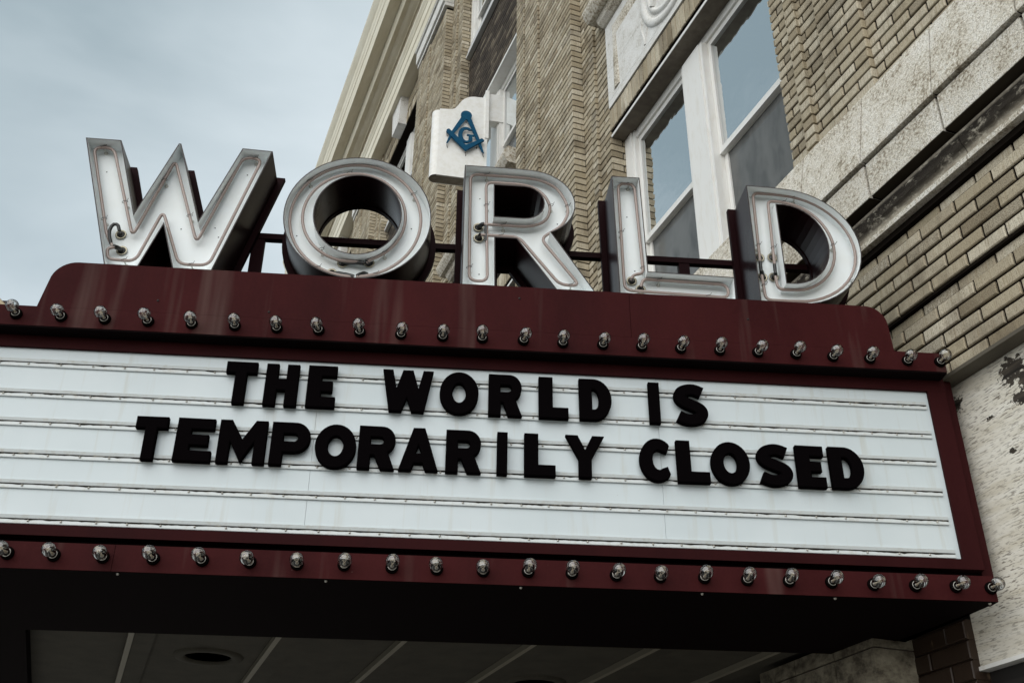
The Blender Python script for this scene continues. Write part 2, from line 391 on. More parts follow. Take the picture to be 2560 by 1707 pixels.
# ------------------------------------------------------------------ mesh helpers
class MB:
    def __init__(s): s.v = []; s.f = []; s.sm = []; s.mi = []; s.cur = 0
    def add(s, vs, fs, smooth=False):
        o = len(s.v); s.v += [tuple(p) for p in vs]
        for f in fs:
            s.f.append(tuple(i + o for i in f)); s.sm.append(smooth); s.mi.append(s.cur)
        return s
    def box(s, x0, x1, y0, y1, z0, z1):
        v = [(x, y, z) for x in (x0, x1) for y in (y0, y1) for z in (z0, z1)]
        return s.add(v, [(0, 1, 3, 2), (4, 6, 7, 5), (0, 4, 5, 1), (2, 3, 7, 6), (0, 2, 6, 4), (1, 5, 7, 3)])
    def prism(s, prof, a, b, fn, smooth=False, caps=True):
        """sweep a closed profile [(p,q)] from a to b; fn(p,q,t)->xyz"""
        n = len(prof)
        v = [fn(p, q, a) for p, q in prof] + [fn(p, q, b) for p, q in prof]
        f = [(i, (i+1) % n, (i+1) % n + n, i + n) for i in range(n)]
        s.add(v, f, smooth)
        if caps:
            tri = tessellate_polygon([[Vector((p, q, 0)) for p, q in prof]])
            s.add([fn(p, q, a) for p, q in prof], tri); s.add([fn(p, q, b) for p, q in prof], tri)
        return s
    def tube(s, pts, r, n=10, closed=False, caps=True):
        P = [Vector(p) for p in pts]; N = len(P)
        rings = []; ref = None
        for i in range(N):
            a = P[(i-1) % N] if (closed or i > 0) else P[i]
            b = P[(i+1) % N] if (closed or i < N-1) else P[i]
            d = (b - a).normalized()
            if ref is None:
                ref = d.orthogonal().normalized()
            ref = (ref - d*ref.dot(d)).normalized()
            w = d.cross(ref)
            rr = r[i] if isinstance(r, (list, tuple)) else r
            rings.append([P[i] + (ref*math.cos(2*PI*j/n) + w*math.sin(2*PI*j/n))*rr for j in range(n)])
        v = [q for rg in rings for q in rg]
        f = []
        for i in range(N if closed else N-1):
            for j in range(n):
                a0 = i*n + j; a1 = i*n + (j+1) % n; i2 = (i+1) % N
                f.append((a0, a1, i2*n + (j+1) % n, i2*n + j))
        s.add(v, f, True)
        if caps and not closed:
            s.add(rings[0], [tuple(range(n))[::-1]]); s.add(rings[-1], [tuple(range(n))])
        return s
    def lathe(s, prof, fn, n=16, smooth=True):
        """prof [(r,h)] revolved; fn(x,y,h)->xyz"""
        v = []; f = []
        for (r, h) in prof:
            for j in range(n):
                v.append(fn(r*math.cos(2*PI*j/n), r*math.sin(2*PI*j/n), h))
        for i in range(len(prof)-1):
            for j in range(n):
                f.append((i*n+j, i*n+(j+1) % n, (i+1)*n+(j+1) % n, (i+1)*n+j))
        return s.add(v, f, smooth)
    def build(s, name, material, parent=None, loc=None):
        me = bpy.data.meshes.new(name)
        me.from_pydata(s.v, [], s.f)
        mats = material if isinstance(material, (list, tuple)) else [material]
        for m_ in mats: me.materials.append(m_)
        me.polygons.foreach_set('use_smooth', s.sm)
        me.polygons.foreach_set('material_index', s.mi)
        me.update()
        o = bpy.data.objects.new(name, me); col.objects.link(o)
        if parent is not None: o.parent = parent
        if loc: o.location = loc
        return o
def tag(o, label=None, cat=None, group=None, kind=None):
    for kx, v in (('label', label), ('category', cat), ('group', group), ('kind', kind)):
        if v: o[kx] = v
    return o
def empty(name, loc=(0, 0, 0), rz=0.0, parent=None):
    o = bpy.data.objects.new(name, None); o.empty_display_size = 0.1
    col.objects.link(o); o.location = loc; o.rotation_euler = (0, 0, rz)
    if parent: o.parent = parent
    return o
def area(p): return sum(p[i][0]*p[(i+1) % len(p)][1] - p[(i+1) % len(p)][0]*p[i][1] for i in range(len(p)))/2
def offset(poly, d):
    """grow (d>0) or shrink a closed polygon, mitred"""
    s = 1 if area(poly) > 0 else -1
    n = len(poly); out = []
    for i in range(n):
        a, b, c = Vector(poly[i-1]), Vector(poly[i]), Vector(poly[(i+1) % n])
        e1, e2 = (b-a).normalized(), (c-b).normalized()
        n1, n2 = Vector((e1.y, -e1.x))*s, Vector((e2.y, -e2.x))*s
        bis = n1 + n2
        if bis.length < 1e-6: bis = n1
        bis.normalize()
        out.append(tuple(b + bis*(d/max(0.35, bis.dot(n1)))))
    return out
def fillet(pts, rad, seg=5, closed=False):
    """round the corners of a polyline"""
    P = [Vector(p) for p in pts]; n = len(P); out = []
    for i in range(n):
        if not closed and i in (0, n-1): out.append(P[i]); continue
        a, b, c = P[i-1], P[i], P[(i+1) % n]
        u, w = (a-b), (c-b)
        r = min(rad, u.length*0.48, w.length*0.48)
        ang = u.angle(w)
        if ang > R(172): out.append(b); continue
        p0, p1 = b + u.normalized()*r, b + w.normalized()*r
        for j in range(seg+1):
            t = j/seg
            out.append(p0*(1-t)**2 + b*2*t*(1-t) + p1*t*t)
    return out
def smooth_path(pts, it=2):
    for _ in range(it):
        q = [pts[0]]
        for a, b in zip(pts, pts[1:]):
            a, b = Vector(a), Vector(b); q += [a*.75+b*.25, a*.25+b*.75]
        q.append(pts[-1]); pts = q
    return [Vector(p) for p in pts]
def arc(cx, cz, rx, rz, a0, a1, n):
    return [(cx + rx*math.cos(R(a0 + (a1-a0)*i/n)), cz + rz*math.sin(R(a0 + (a1-a0)*i/n))) for i in range(n+1)]
def face2d(mb, loops, fn):
    vs = [p for lp in loops for p in lp]
    tri = tessellate_polygon([[Vector((p[0], p[1], 0)) for p in lp] for lp in loops])
    mb.add([fn(*p) for p in vs], tri)
def wall2d(mb, lp, fa, fb, smooth=False):
    n = len(lp)
    mb.add([fa(*p) for p in lp] + [fb(*p) for p in lp], [(i, (i+1) % n, (i+1) % n + n, i + n) for i in range(n)], smooth)
def ring2d(mb, la, lb, fn):
    n = len(la)
    mb.add([fn(*p) for p in la] + [fn(*p) for p in lb], [(i, (i+1) % n, (i+1) % n + n, i + n) for i in range(n)])

# =================================================================== SETTING
pv = MB().box(-3.2, 3.4, -12, 60, -0.2, 0.0).build('pavement', M['concrete']); tag(pv, kind='structure')
kb = MB().box(-3.36, -3.2, -12, 60, -0.2, 0.002).build('kerb', M['concrete']); tag(kb, kind='structure')
rd = MB(); rd.add([(-16, -60, -.13), (-3.36, -60, -.13), (-3.36, 200, -.13), (-16, 200, -.13)], [(0, 1, 2, 3)])
tag(rd.build('road', M['asphalt']), kind='structure')
gd = MB(); gd.add([(-600, -600, -.21), (600, -600, -.21), (600, 600, -.21), (-600, 600, -.21)], [(0, 1, 2, 3)])
tag(gd.build('ground', M['asphalt']), kind='structure')

# =================================================================== BUILDING
X0, XI, XW = 3.052, 3.157, 3.298        # pilaster face, bay wall face, window frame face
CH, BL = 0.0676, 0.2185                 # brick course and brick module
bld = empty('brick_building', (X0, 6, 0))
tag(bld, 'tall tan brick building with stone bands, white windows and cream cornice behind the marquee', 'building')
BL0 = Vector((X0, 6, 0))
def sub(mb, name, material, parent, origin=BL0):
    """mesh in world coordinates, linked under a parent that stands at origin"""
    o = mb.build(name, material, parent)
    o.location = -origin
    return o
P_ = 4.34                               # bay spacing
BAYS = [4.965 + P_*i for i in range(-1, 4)]
Y_END = 22.3
# --- backing walls (the mortar plane the bricks stand in)
bk = MB()
J = 0.010
def back(y0, y1, z0, z1, x, j=J): bk.box(x + j, 4.2, y0 + .008, y1 - .003, z0, z1)
back(-6, 3.30, 4.6, 14.6, X0 + .027)
for _i in range(2):                                     # base wall: five proud courses, one recessed
    _z = 3.701 + _i*6*CH
    back(.3, Y_END, _z - .012, _z + 5*CH - .006, X0, .011)
    back(.3, Y_END, _z + 5*CH - .006, _z + 6*CH - .012, X0, .043)
back(.3, Y_END, 3.701 + 12*CH - .012, 4.6, X0, .043)
for i, yc in enumerate(BAYS):
    a, b = yc - 1.597, yc + 1.615                       # bay edges
    if i == 0: a = -6
    w0, w1 = yc - 1.11, yc + 1.12
    if i > 0:
        back(a, w0, 4.6, 14.6, XI); 
        back(w1, b, 4.6, 14.6, XI)
        back(w0, w1, 7.56, 9.0, XI)
        bk.box(XW - .012, 4.2, w0, w1, 10.93, 12.44)
        back(w0, w1, 13.72, 14.6, XI)
        bk.box(XW + .12, 4.2, w0, w1, 4.6, 7.56); bk.box(XW + .12, 4.2, w0, w1, 9.0, 10.93); bk.box(XW + .12, 4.2, w0, w1, 12.44, 13.72)
    if i > 0: back(b, min(yc + P_ - 1.597, Y_END), 4.6, 15.75, X0)
    else: back(3.05, 3.36, 4.6, 14.3, X0)
bk.box(3.25, 14, -6, Y_END, 14.5, 15.7)
bk.box(4.15, 14, -6, Y_END, 0, 14.5)
wall = sub(bk, 'wall', M['mortar'], bld)

# --- bricks
bricks = []        # (y0,y1,z0,z1,x,depth,kind)
def in_view(y, z, x, mg=1100):
    u, v, d = project((x, y, z))
    return d > 0.3 and -mg < u < 2560 + mg and -mg < v < 1707 + mg
def field(y0, y1, z0, z1, x, depth=.05, phase=0.0, kind='brick', end_lo=False, recess=None):
    """running-bond brickwork between y0..y1, z0..z1 with its face at x"""
    nrow = int(round((z1 - z0)/CH))
    for r in range(nrow):
        zb = z0 + r*CH
        zt = zb + CH - .0130
        if zt > z1 + .005: zt = z1
        xr = x + (.032 if (recess and r % 6 in recess) else 0)
        off = phase + (BL/2 if r % 2 else 0)
        edges = [y0]
        kk = math.ceil((y0 - off)/BL + 1e-6)
        while off + kk*BL < y1 - .03:
            e = off + kk*BL
            if e > y0 + .03: edges.append(e)
            kk += 1
        edges.append(y1)
        for a, b in zip(edges, edges[1:]):
            ym, zm = (a+b)/2, (zb+zt)/2
            if not in_view(ym, zm, x): continue
            ja = 0 if a == y0 else .0058
            jb = 0 if b == y1 else .0058
            dd = depth
            if end_lo and a == y0:
                dd = depth if r % 2 else min(depth, .105)
                if r % 2 == 0 and depth > .12:
                    bricks.append((a + .002, a + .07, zb, zt, xr + .115, depth - .117, kind))
            bricks.append((a + ja, b - jb, zb, zt, xr + random.uniform(-.0018, .0018), dd, kind))
ZB = 3.701
field(.3, 6.0, ZB, ZB + CH*12, X0, .06, 2.974 - BL*4, recess=(5,))
Z1 = 5.349 - CH*14       # courses above the stone band line up with this
ZT = 5.349
ntop = int((14.3 - Z1)/CH)
def up(y0, y1, x, depth=.05, z0=Z1, z1=14.3, phase=0.0, **kw):
    a = math.ceil((z0 - Z1)/CH - 1e-6); b = math.floor((z1 - Z1)/CH + 1e-6)
    field(y0, y1, Z1 + a*CH, Z1 + b*CH, x, depth, phase, **kw)
up(.2, 3.043, X0 + .027, .05, z0=ZT - .02, phase=.03)
up(3.043, 3.368, X0, .12, z0=ZT - .02, phase=3.043, end_lo=True)
for i, yc in enumerate(BAYS):
    if i == 0: continue
    w0, w1 = yc - 1.10, yc + 1.115
    z_low = 5.0
    # right-hand strip of the bay, with its raised rib
    a = yc - 1.597
    up(a, w0, XI, .12, z0=z_low, phase=a)
    up(w0 - .245, w0 - .155, XI - .025, .05, z0=z_low, phase=w0 - .245)
    # left-hand strip (its reveal faces the viewer)
    up(w1, yc + 1.615, XI, .145, z0=z_low, phase=w1 + .105, end_lo=True)
    up(w1 + .205, w1 + .30, XI - .025, .05, z0=z_low, phase=w1 + .205, end_lo=True)
    # between storeys
    up(w0, w1, XI, .08, z0=13.95, z1=14.3, phase=w0)
    up(w0, w0 + .0, XI, .08)
    field(w0, w1, 10.965, 10.965 + CH*21, XW - .02, .05, w0, kind='dark_brick')
    # pilaster beyond the bay
    p0 = yc + 1.615; p1 = yc + P_ - 1.40
    up(p0, p0 + .765, X0, .12, z0=z_low, z1=13.9 if i > 0 else 14.3, phase=p0 + .107, end_lo=True)
    up(p0 + .765, p0 + 1.12, X0 - .020, .05, z0=z_low, z1=13.9, phase=p0 + .765, end_lo=True)
    up(p0 + 1.13, p0 + 1.345, X0 - .030, .14, z0=z_low, z1=13.9, phase=p0 + 1.13, end_lo=True)
field(3.3, Y_END, 14.75, 14.75 + CH*14, X0, .05, 3.3)

def brick_mesh(mb, y0, y1, z0, z1, x, d, o=(0, 0, 0)):
    c = .0042
    ox, oy, oz = o
    v = [(x+d-ox, y-oy, z-oz) for y in (y0, y1) for z in (z0, z1)]
    v += [(x+c-ox, y-oy, z-oz) for y in (y0, y1) for z in (z0, z1)]
    v += [(x-ox, y-oy, z-oz) for y in (y0+c, y1-c) for z in (z0+c, z1-c)]
    q = [(8, 9, 11, 10)]
    for i, j in ((0, 1), (1, 3), (3, 2), (2, 0)):
        q.append((4+i, 4+j, 8+j, 8+i)); q.append((i, j, 4+j, 4+i))
    mb.add(v, q)
def seen_area(b):
    y0, y1, z0, z1, x, d, kd = b
    c = [project((x, y, z)) for y, z in ((y0, z0), (y1, z0), (y1, z1), (y0, z1))]
    um, vm = sum(p[0] for p in c)/4, sum(p[1] for p in c)/4
    if not (0 < um < 2560 and 0 < vm < 1707): return 0
    if um < 2065 and vm > 640 + .075*um: return 0          # behind the marquee
    if um >= 2065 and vm > 900 + (um - 2280)*.25: return 0
    return abs(area([(p[0], p[1]) for p in c]))
order = sorted(range(len(bricks)), key=lambda i: -seen_area(bricks[i]))
cache = {}
for kd, nm in (('brick', 'brick'), ('dark_brick', 'sooted_brick')):
    ids = [i for i in order if bricks[i][6] == kd]
    for i in ids[:290]:
        y0, y1, z0, z1, x, d, _ = bricks[i]
        key = (round(y1-y0, 3), round(z1-z0, 3), round(d, 2), kd)
        if key not in cache:
            mb = MB(); brick_mesh(mb, 0, y1-y0, 0, z1-z0, 0, d)
            o = mb.build(nm, M[kd], wall); cache[key] = o
        else:
            o = cache[key].copy(); col.objects.link(o); o.parent = wall
        o.location = (x, y0, z0)
    mb = MB()
    for i in ids[290:]:
        brick_mesh(mb, *bricks[i][:6])
    if mb.v:
        tag(mb.build(nm, M[kd], wall), kind='stuff')

# --- stone belt course: two courses of blocks, stained moulding, fillet
def sweepY(prof, y0, y1, name, material, parent=bld, smooth=False):
    mb = MB(); mb.prism(prof, y0, y1, lambda p, q, t: (p, t, q), smooth)
    return sub(mb, name, material, parent)
yj = [-1.0 + .5*i for i in range(0, 47)]
for a in yj:
    a0, a1 = a + .13 + random.uniform(-.02, .02)*0 + .004, a + .63 - .004
    if not (.1 < a1 and a0 < 9.5): continue
    e = random.uniform(-.003, .003)
    sweepY([(3.3, 5.338), (3.034+e, 5.338), (2.947+e, 4.915), (2.947+e, 4.902), (3.3, 4.902)], a0, a1, 'belt_stone', M['stone'])
    sweepY([(3.3, 4.886), (2.966+e, 4.886), (2.964+e, 4.702), (3.3, 4.702)], a0 + .003, a1 - .003, 'belt_stone', M['stone'])
    sweepY([(3.3, 4.7015), (2.968, 4.7015), (2.968, 4.6995), (3.3, 4.6995)], a0 + .003, a1 - .003, 'soot_and_shade_sheet', M['soot'])  # thin dark sheet under the belt: soot together with painted shade
sweepY([(3.3, 5.325), (3.046, 5.325), (2.962, 4.91), (2.985, 4.90), (2.985, 4.703), (3.3, 4.703)], .1, 10, 'belt_joint_filling', M['mortar'])
for a in range(-2, 9):
    y0 = 1.7 + a*.9
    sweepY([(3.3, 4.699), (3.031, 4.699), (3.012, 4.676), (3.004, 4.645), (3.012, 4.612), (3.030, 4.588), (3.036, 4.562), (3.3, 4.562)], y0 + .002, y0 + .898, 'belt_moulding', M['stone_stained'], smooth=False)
    sweepY([(3.3, 4.556), (3.022, 4.556), (3.022, 4.530), (3.3, 4.530)], y0 + .002, y0 + .898, 'belt_fillet', M['stone'])
mb = MB(); mb.box(3.06, 3.3, -.1, 10, 4.50, 4.70); sub(mb, 'belt_backing', M['mortar'], bld)

# --- flashing and plywood under the brick
mb = MB(); mb.box(3.015, 3.2, .3, 3.6, 3.672, 3.681); mb.box(3.015, 3.019, .3, 3.6, 3.681, 3.688)
sub(mb, 'flashing', M['ledge'], bld)
mb = MB(); mb.box(3.092, 3.12, .3, 3.188, 2.572, 3.671)
sub(mb, 'plywood_panel', M['ply'], bld)
mb = MB(); mb.box(3.082, 3.13, .3, 3.188, 2.556, 2.571); sub(mb, 'panel_trim', M['white_paint'], bld)
mb = MB(); mb.box(3.13, 4.0, -6, 3.5, 0, 3.70); sub(mb, 'shopfront', M['shop_dark'], bld)
mb = MB()
for zz in (2.50, 2.42, 2.30): mb.box(3.10, 3.13, .3, 3.17, zz - .02, zz)
sub(mb, 'shopfront_frame', M['shop_dark'], bld)
# painted brick pier and tiled pier below the marquee
z = 2.745
row = 0
while z > 1.6:
    z0 = z - .0745
    cuts = [3.186, 3.296, 3.50] if row % 2 == 0 else [3.186, 3.40, 3.50]
    for a, b in zip(cuts, cuts[1:]):
        mb = MB(); brick_mesh(mb, a + .002, b - .002, z0 + .004, z - .004, 3.052 + random.uniform(-.003, .003), .12)
        sub(mb, 'painted_brick', M['painted_brick'], bld)
    z = z0; row += 1
mb = MB(); mb.box(3.065, 3.3, 3.19, 3.6, 0, 2.75); sub(mb, 'pier_backing', M['painted_brick'], bld)
tp = MB(); tp.box(2.866, 3.3, 3.492, 4.30, 0, 2.765)
pier = sub(tp, 'tiled_pier', M['grout'], bld)
def tilebox(x0, x1, y0, y1, z0, z1):
    mb = MB(); mb.box(x0, x1, y0, y1, z0, z1); o = mb.build('tile', M['tile'], pier); return o
zt = [2.763, 2.694, 2.389, 2.084, 1.779]
for a, b in zip(zt, zt[1:]):
    tilebox(2.862, 3.052, 3.484, 3.492, b + .003, a - .003)
    for y0, y1 in ((3.486, 3.74), (3.744, 4.02), (4.024, 4.30)):
        tilebox(2.857, 2.866, y0, y1, b + .003, a - .003)

# --- windows
def window(yc, zs, zh, sill_z=None):
    ox = Vector((XW, yc, zs))
    win = empty('window', ox - BL0, 0, bld)
    def part(mb, name, mtl): return mb.build(name, mtl, win)
    def bx(mb, x0, x1, y0, y1, z0, z1): mb.box(x0, x1, y0, y1, z0, z1)
    H = zh - zs
    fr = MB()
    bx(fr, 0, .14, .965, 1.12, 0, H); bx(fr, 0, .14, -1.11, -.965, 0, H)        # jambs
    bx(fr, 0.012, .14, -.965, .965, H - .075, H)                                # head
    bx(fr, 0.012, .14, -.965, .965, 0, .06)
    bx(fr, -.02, .14, -.150, .150, .06, H - .075)                               # mullion
    bx(fr, -.030, -.021, -.118, .118, .062, H - .077)
    bx(fr, -.014, -.001, 1.0, 1.112, .001, H - .001); bx(fr, -.014, -.001, -1.10, -1.0, .001, H - .001)
    part(fr, 'frame', M['white_paint'])
    zm = .487*H
    for s in (1, -1):
        a, b = (.152, .963) if s > 0 else (-.963, -.152)
        up_ = MB()
        for (y0, y1, z0, z1) in ((a, a+.040, zm - .02, H - .077), (b-.040, b, zm - .02, H - .077), (a+.040, b-.040, H - .125, H - .077), (a+.040, b-.040, zm - .02, zm + .028)):
            bx(up_, .030, .062, y0, y1, z0, z1)
        part(up_, 'sash', M['white_paint'])
        lo = MB()
        for (y0, y1, z0, z1) in ((a, a+.040, .062, zm + .015), (b-.040, b, .062, zm + .015), (a+.040, b-.040, .062, .13), (a+.040, b-.040, zm - .02, zm + .015)):
            bx(lo, .064, .092, y0, y1, z0, z1)
        part(lo, 'sash', M['white_paint'])
        pn = MB(); bx(pn, .045, .050, a+.040, b-.040, zm + .028, H - .125); part(pn, 'pane', M['pane'])
        pn = MB(); bx(pn, .076, .081, a+.040, b-.040, .13, zm - .02); part(pn, 'pane', M['pane_dull'])
    return win
def soldier_row(y0, y1, z0, z1, x, depth=.08):
    n = int(round((y1 - y0)/CH)); w = (y1 - y0)/n
    for i in range(n):
        mb = MB(); a = y0 + i*w
        if not in_view(a, z0, x, 700): continue
        brick_mesh(mb, 0.0035, w - .0035, 0, z1 - z0, 0, depth)
        o = mb.build('soldier_brick', M['brick'], wall); o.location = (x + random.uniform(-.002, .002), a, z0)
def sill(yc, z0, z1):
    n = 9
    prof = [(3.34, z1), (X0 - .035, z1)]
    prof += [(X0 - .035 - .05*math.sin(PI*i/n), z1 - (z1 - z0)*(i/n)) for i in range(1, n)]
    prof += [(X0 - .035, z0), (3.34, z0)]
    sweepY(prof, yc - 1.165, yc + 1.175, 'sill', M['sill_stone'])
    sweepY([(3.34, z0 - .003), (X0 + .01, z0 - .003), (X0 + .03, z0 - .05), (X0 + .07, z0 - .075), (3.34, z0 - .075)], yc - 1.09, yc + 1.10, 'sill_moulding', M['stone'])
for i, yc in enumerate(BAYS):
    if i == 0: continue
    w0, w1 = yc - 1.098, yc + 1.113
    if i <= 3:
        window(yc, 5.36, 7.50)
        mb = MB(); mb.box(XI + .012, XW + .06, w0 + .002, w1 - .002, 7.502, 7.522); sub(mb, 'window_soffit', M['soffit_paint'], bld)
        mb = MB(); mb.box(XI + .006, XI + .011, w0 + .002, w1 - .002, 7.500, 7.524); sub(mb, 'soffit_lip', M['white_paint'], bld)
        mb = MB(); mb.box(XI + .02, XW + .06, w0 + .002, w1 - .002, 7.523, 7.562); sub(mb, 'lintel', M['black_gap'], bld)
        soldier_row(w0, w1, 7.566, 7.776, XI - .002)
    sill(yc, 8.80, 9.01)
    window(yc, 9.01, 10.86)
    mb = MB(); mb.box(XI + .02, XW + .05, w0 + .002, w1 - .002, 10.862, 10.90); sub(mb, 'window_head', M['white_paint'], bld)
    mb = MB(); mb.box(XW - .015, XW + .05, w0 + .002, w1 - .002, 10.902, 10.955); sub(mb, 'lintel', M['black_gap'], bld)
    mb = MB(); mb.box(XW - .075, XW + .05, w0 + .002, w1 - .002, 12.43, 12.475); mb.box(XW - .05, XW + .05, w0 + .004, w1 - .004, 12.475, 12.60); sub(mb, 'sill', M['sheet_metal'], bld)
    window(yc, 12.60, 13.72)
    mb = MB(); mb.box(XI + .012, XW + .06, w0 + .002, w1 - .002, 13.722, 13.742); sub(mb, 'window_soffit', M['cornice'], bld)
    soldier_row(w0, w1, 13.75, 13.95, XI - .002)
    # keystone over the top window
    mb = MB()
    lo, hi = .20, .29
    v = [(x, yc + s*(lo if z < 14 else hi), z) for x in (X0 - .03, XI + .02) for z in (13.73, 14.45) for s in (-1, 1)]
    mb.add(v, [(0, 1, 3, 2), (4, 6, 7, 5), (0, 4, 5, 1), (2, 3, 7, 6), (0, 2, 6, 4), (1, 5, 7, 3)])
    sub(mb, 'keystone', M['pale_stone'], bld)
    # pilaster capital, blocks with cracked joints
    p0 = yc + 1.615
    for (z0, z1, px_) in ((13.90, 13.965, .02), (13.975, 14.20, .05), (14.21, 14.255, .075)):
        yy = p0 - .04
        while yy < p0 + 1.39:
            y2 = min(yy + .36, p0 + 1.40)
            mb = MB(); mb.box(X0 - px_ - .02, X0 + .1, yy + .004, y2 - .004, z0, z1); sub(mb, 'capital_stone', M['pale_stone'], bld)
            yy = y2

# --- carved stone panel over the first window
yc = BAYS[1]
pan = empty('carved_panel', Vector((XI, yc, 7.78)) - BL0, 0, bld)
PO = Vector((XI, yc, 7.78))
def pbox(x0, x1, y0, y1, z0, z1, name='panel_stone'):
    mb = MB(); mb.box(x0 - PO.x, x1 - PO.x, y0 - PO.y, y1 - PO.y, z0 - PO.z, z1 - PO.z); return mb.build(name, M['pale_stone'], pan)
zc = [7.786, 7.86, 8.178, 8.58, 8.758]
yy = [3.868, 4.20, 4.98, 5.44, 5.74, 6.062]
for a, b in zip(zc, zc[1:]):
    for c_, d_ in zip(yy, yy[1:]):
        pbox(XI - .012, XI + .05, c_ + .0015, d_ - .0015, a + .0015, b - .0015)
def strip(pts, w, h, name):
    """half-round raised moulding following a path on the panel (y,z)"""
    mb = MB(); P = [Vector(p) for p in pts]; n = len(P); prof = [(-.5, 0), (-.42, .6), (-.2, .95), (0, 1), (.2, .95), (.42, .6), (.5, 0)]
    rings = []
    for i in range(n):
        a, b = P[max(0, i-1)], P[min(n-1, i+1)]
        d = (b-a).normalized(); nr = Vector((-d.y, d.x))
        if 0 < i < n-1:
            d1, d2 = (P[i]-P[i-1]).normalized(), (P[i+1]-P[i]).normalized()
            nr = nr/max(.5, math.cos(d1.angle(d2)/2))
        rings.append([(-.012 - h*q, P[i].x + nr.x*w*p - PO.y, P[i].y + nr.y*w*p - PO.z) for p, q in prof])
    m_ = len(prof)
    v = [q for r_ in rings for q in r_]
    f = [(i*m_+j, i*m_+j+1, (i+1)*m_+j+1, (i+1)*m_+j) for i in range(n-1) for j in range(m_-1)]
    mb.add(v, f, True); mb.add(rings[0], [tuple(range(m_))]); mb.add(rings[-1], [tuple(range(m_))])
    return mb.build(name, M['stone'] if name == 'panel_moulding' else M['pale_stone'], pan)
strip([(5.89, 7.90), (5.89, 8.555), (4.04, 8.555), (4.04, 7.90)], .10, .014, 'panel_moulding')
strip([(a_, b_) for a_, b_ in arc(4.965, 8.28, .40, .40, 0, 360, 40)], .075, .022, 'medallion_ring')
strip([(a_, b_) for a_, b_ in arc(4.965, 8.28, .31, .31, 0, 360, 36)], .05, .02, 'medallion_ring')
strip([(5.22, 8.14), (5.05, 8.40), (4.965, 8.50), (4.88, 8.40), (4.71, 8.14)], .06, .03, 'medallion_chevron')
strip([(5.385, 8.25), (5.43, 8.10), (5.40, 7.98), (5.385, 7.89)], .022, .010, 'panel_leaf')
strip([(5.33, 8.03), (5.36, 7.95), (5.385, 7.89)], .02, .010, 'panel_leaf')

# --- cornice and architrave
arch = [(3.3, 14.262), (2.952, 14.262), (2.952, 14.470), (2.940, 14.484), (2.940, 14.690), (2.928, 14.702), (2.926, 14.735), (2.895, 14.795), (2.890, 14.83), (3.3, 14.83)]
sweepY(arch, -6, Y_END, 'architrave', M['cornice'])
bed = [(3.3, 15.69), (3.028, 15.69), (3.022, 15.705), (2.995, 15.715), (2.965, 15.728), (2.925, 15.752), (2.902, 15.765), (2.902, 15.77), (3.3, 15.77)]
sweepY(bed, -6, Y_END + .12, 'bed_moulding', M['cornice'])
sweepY([(3.3, 15.772), (2.828, 15.772), (2.822, 15.786), (2.796, 15.90), (2.792, 15.95), (3.3, 15.95)], -6, Y_END + .22, 'dentil_band', M['cornice'])
cor = [(3.6, 15.952), (2.600, 15.952), (2.598, 15.985), (2.590, 16.245), (2.578, 16.262), (2.574, 16.40), (2.562, 16.44), (2.552, 16.57), (2.535, 16.60), (2.50, 16.68), (2.478, 16.74), (2.472, 16.78), (3.6, 16.80)]
sweepY(cor, -6, Y_END + .55, 'corona', M['cornice'])
mb = MB(); mb.box(3.3, 14, -6, Y_END + .2, 15.70, 16.7); sub(mb, 'roof', M['roofing'], bld)

# =================================================================== HANGING SIGN with blue emblem
sg = empty('hanging_sign', (2.8, 9.2, 9.325), -R(10))
tag(sg, 'white metal hanging sign with a blue square, compasses and letter G emblem', 'sign')
SZ = 9.325
out = [(-.24, 0)] + [] 
prof = [(.33, 0), (.33, 1.245), (.25, 1.248)] + arc(.19, 1.03, .21, .215, 86, 150, 8) + [(-.02, 1.085), (-.06, 1.02), (-.10, 1.0), (-.24, .985), (-.24, 0)]
mb = MB()
TH = .16
fnF = lambda u, z_: (u, 0, z_)
fnB = lambda u, z_: (u, TH, z_)
face2d(mb, [prof], fnF); face2d(mb, [prof], fnB)
n = len(prof)
wall2d(mb, prof, fnF, fnB)
sg_face = mb.build('cabinet', M['sign_white'], sg)
mb = MB()       # rounded nose of the cabinet
seg = 10
nose = [(-.24 - .08*math.sin(PI*i/seg), .08 - .08*math.cos(PI*i/seg)) for i in range(seg+1)]
v = [(x, y, z_) for z_ in (.0, .965) for x, y in nose]
mb.add(v, [(i, i+1, i+2+seg, i+1+seg) for i in range(seg)], True)
mb.add([(x, y, .965) for x, y in nose], [tuple(range(seg+1))])
mb.build('rounded_end', M['sign_white'], sg)
mb = MB()       # bottom plate
mb.add([(x, y, .004) for x, y in nose] + [(.329, .159, .004), (.329, .001, .004)], [tuple(range(seg+3))])
mb.add([(x*.97-.006, .08+(y-.08)*.8, -.006) for x, y in nose] + [(.325, .145, -.006), (.325, .015, -.006)], [tuple(range(seg+3))])
mb.build('bottom_plate', M['soffit_paint'], sg)
mb = MB(); mb.box(.331, .62, .03, .15, .93, 1.35); mb.box(.300, .345, -.012, .172, .62, 1.36)
mb.build('wall_bracket', M['sign_white'], sg)
EMB = empty('emblem', (0, -.03, 0), 0, sg)
def plate(loops, name, y0=-.012, y1=.0, inset=.004):
    mb = MB()
    for lp in loops:
        lp = [(a, b - SZ) for a, b in lp]
        s_ = offset(lp, -inset)
        face2d(mb, [s_], lambda u, z_: (u, y0, z_)); ring2d(mb, lp, s_, lambda u, z_: (u, y0, z_))
        wall2d(mb, lp, lambda u, z_: (u, y0, z_), lambda u, z_: (u, y1, z_))
    return mb.build(name, M['emblem_blue'], EMB)
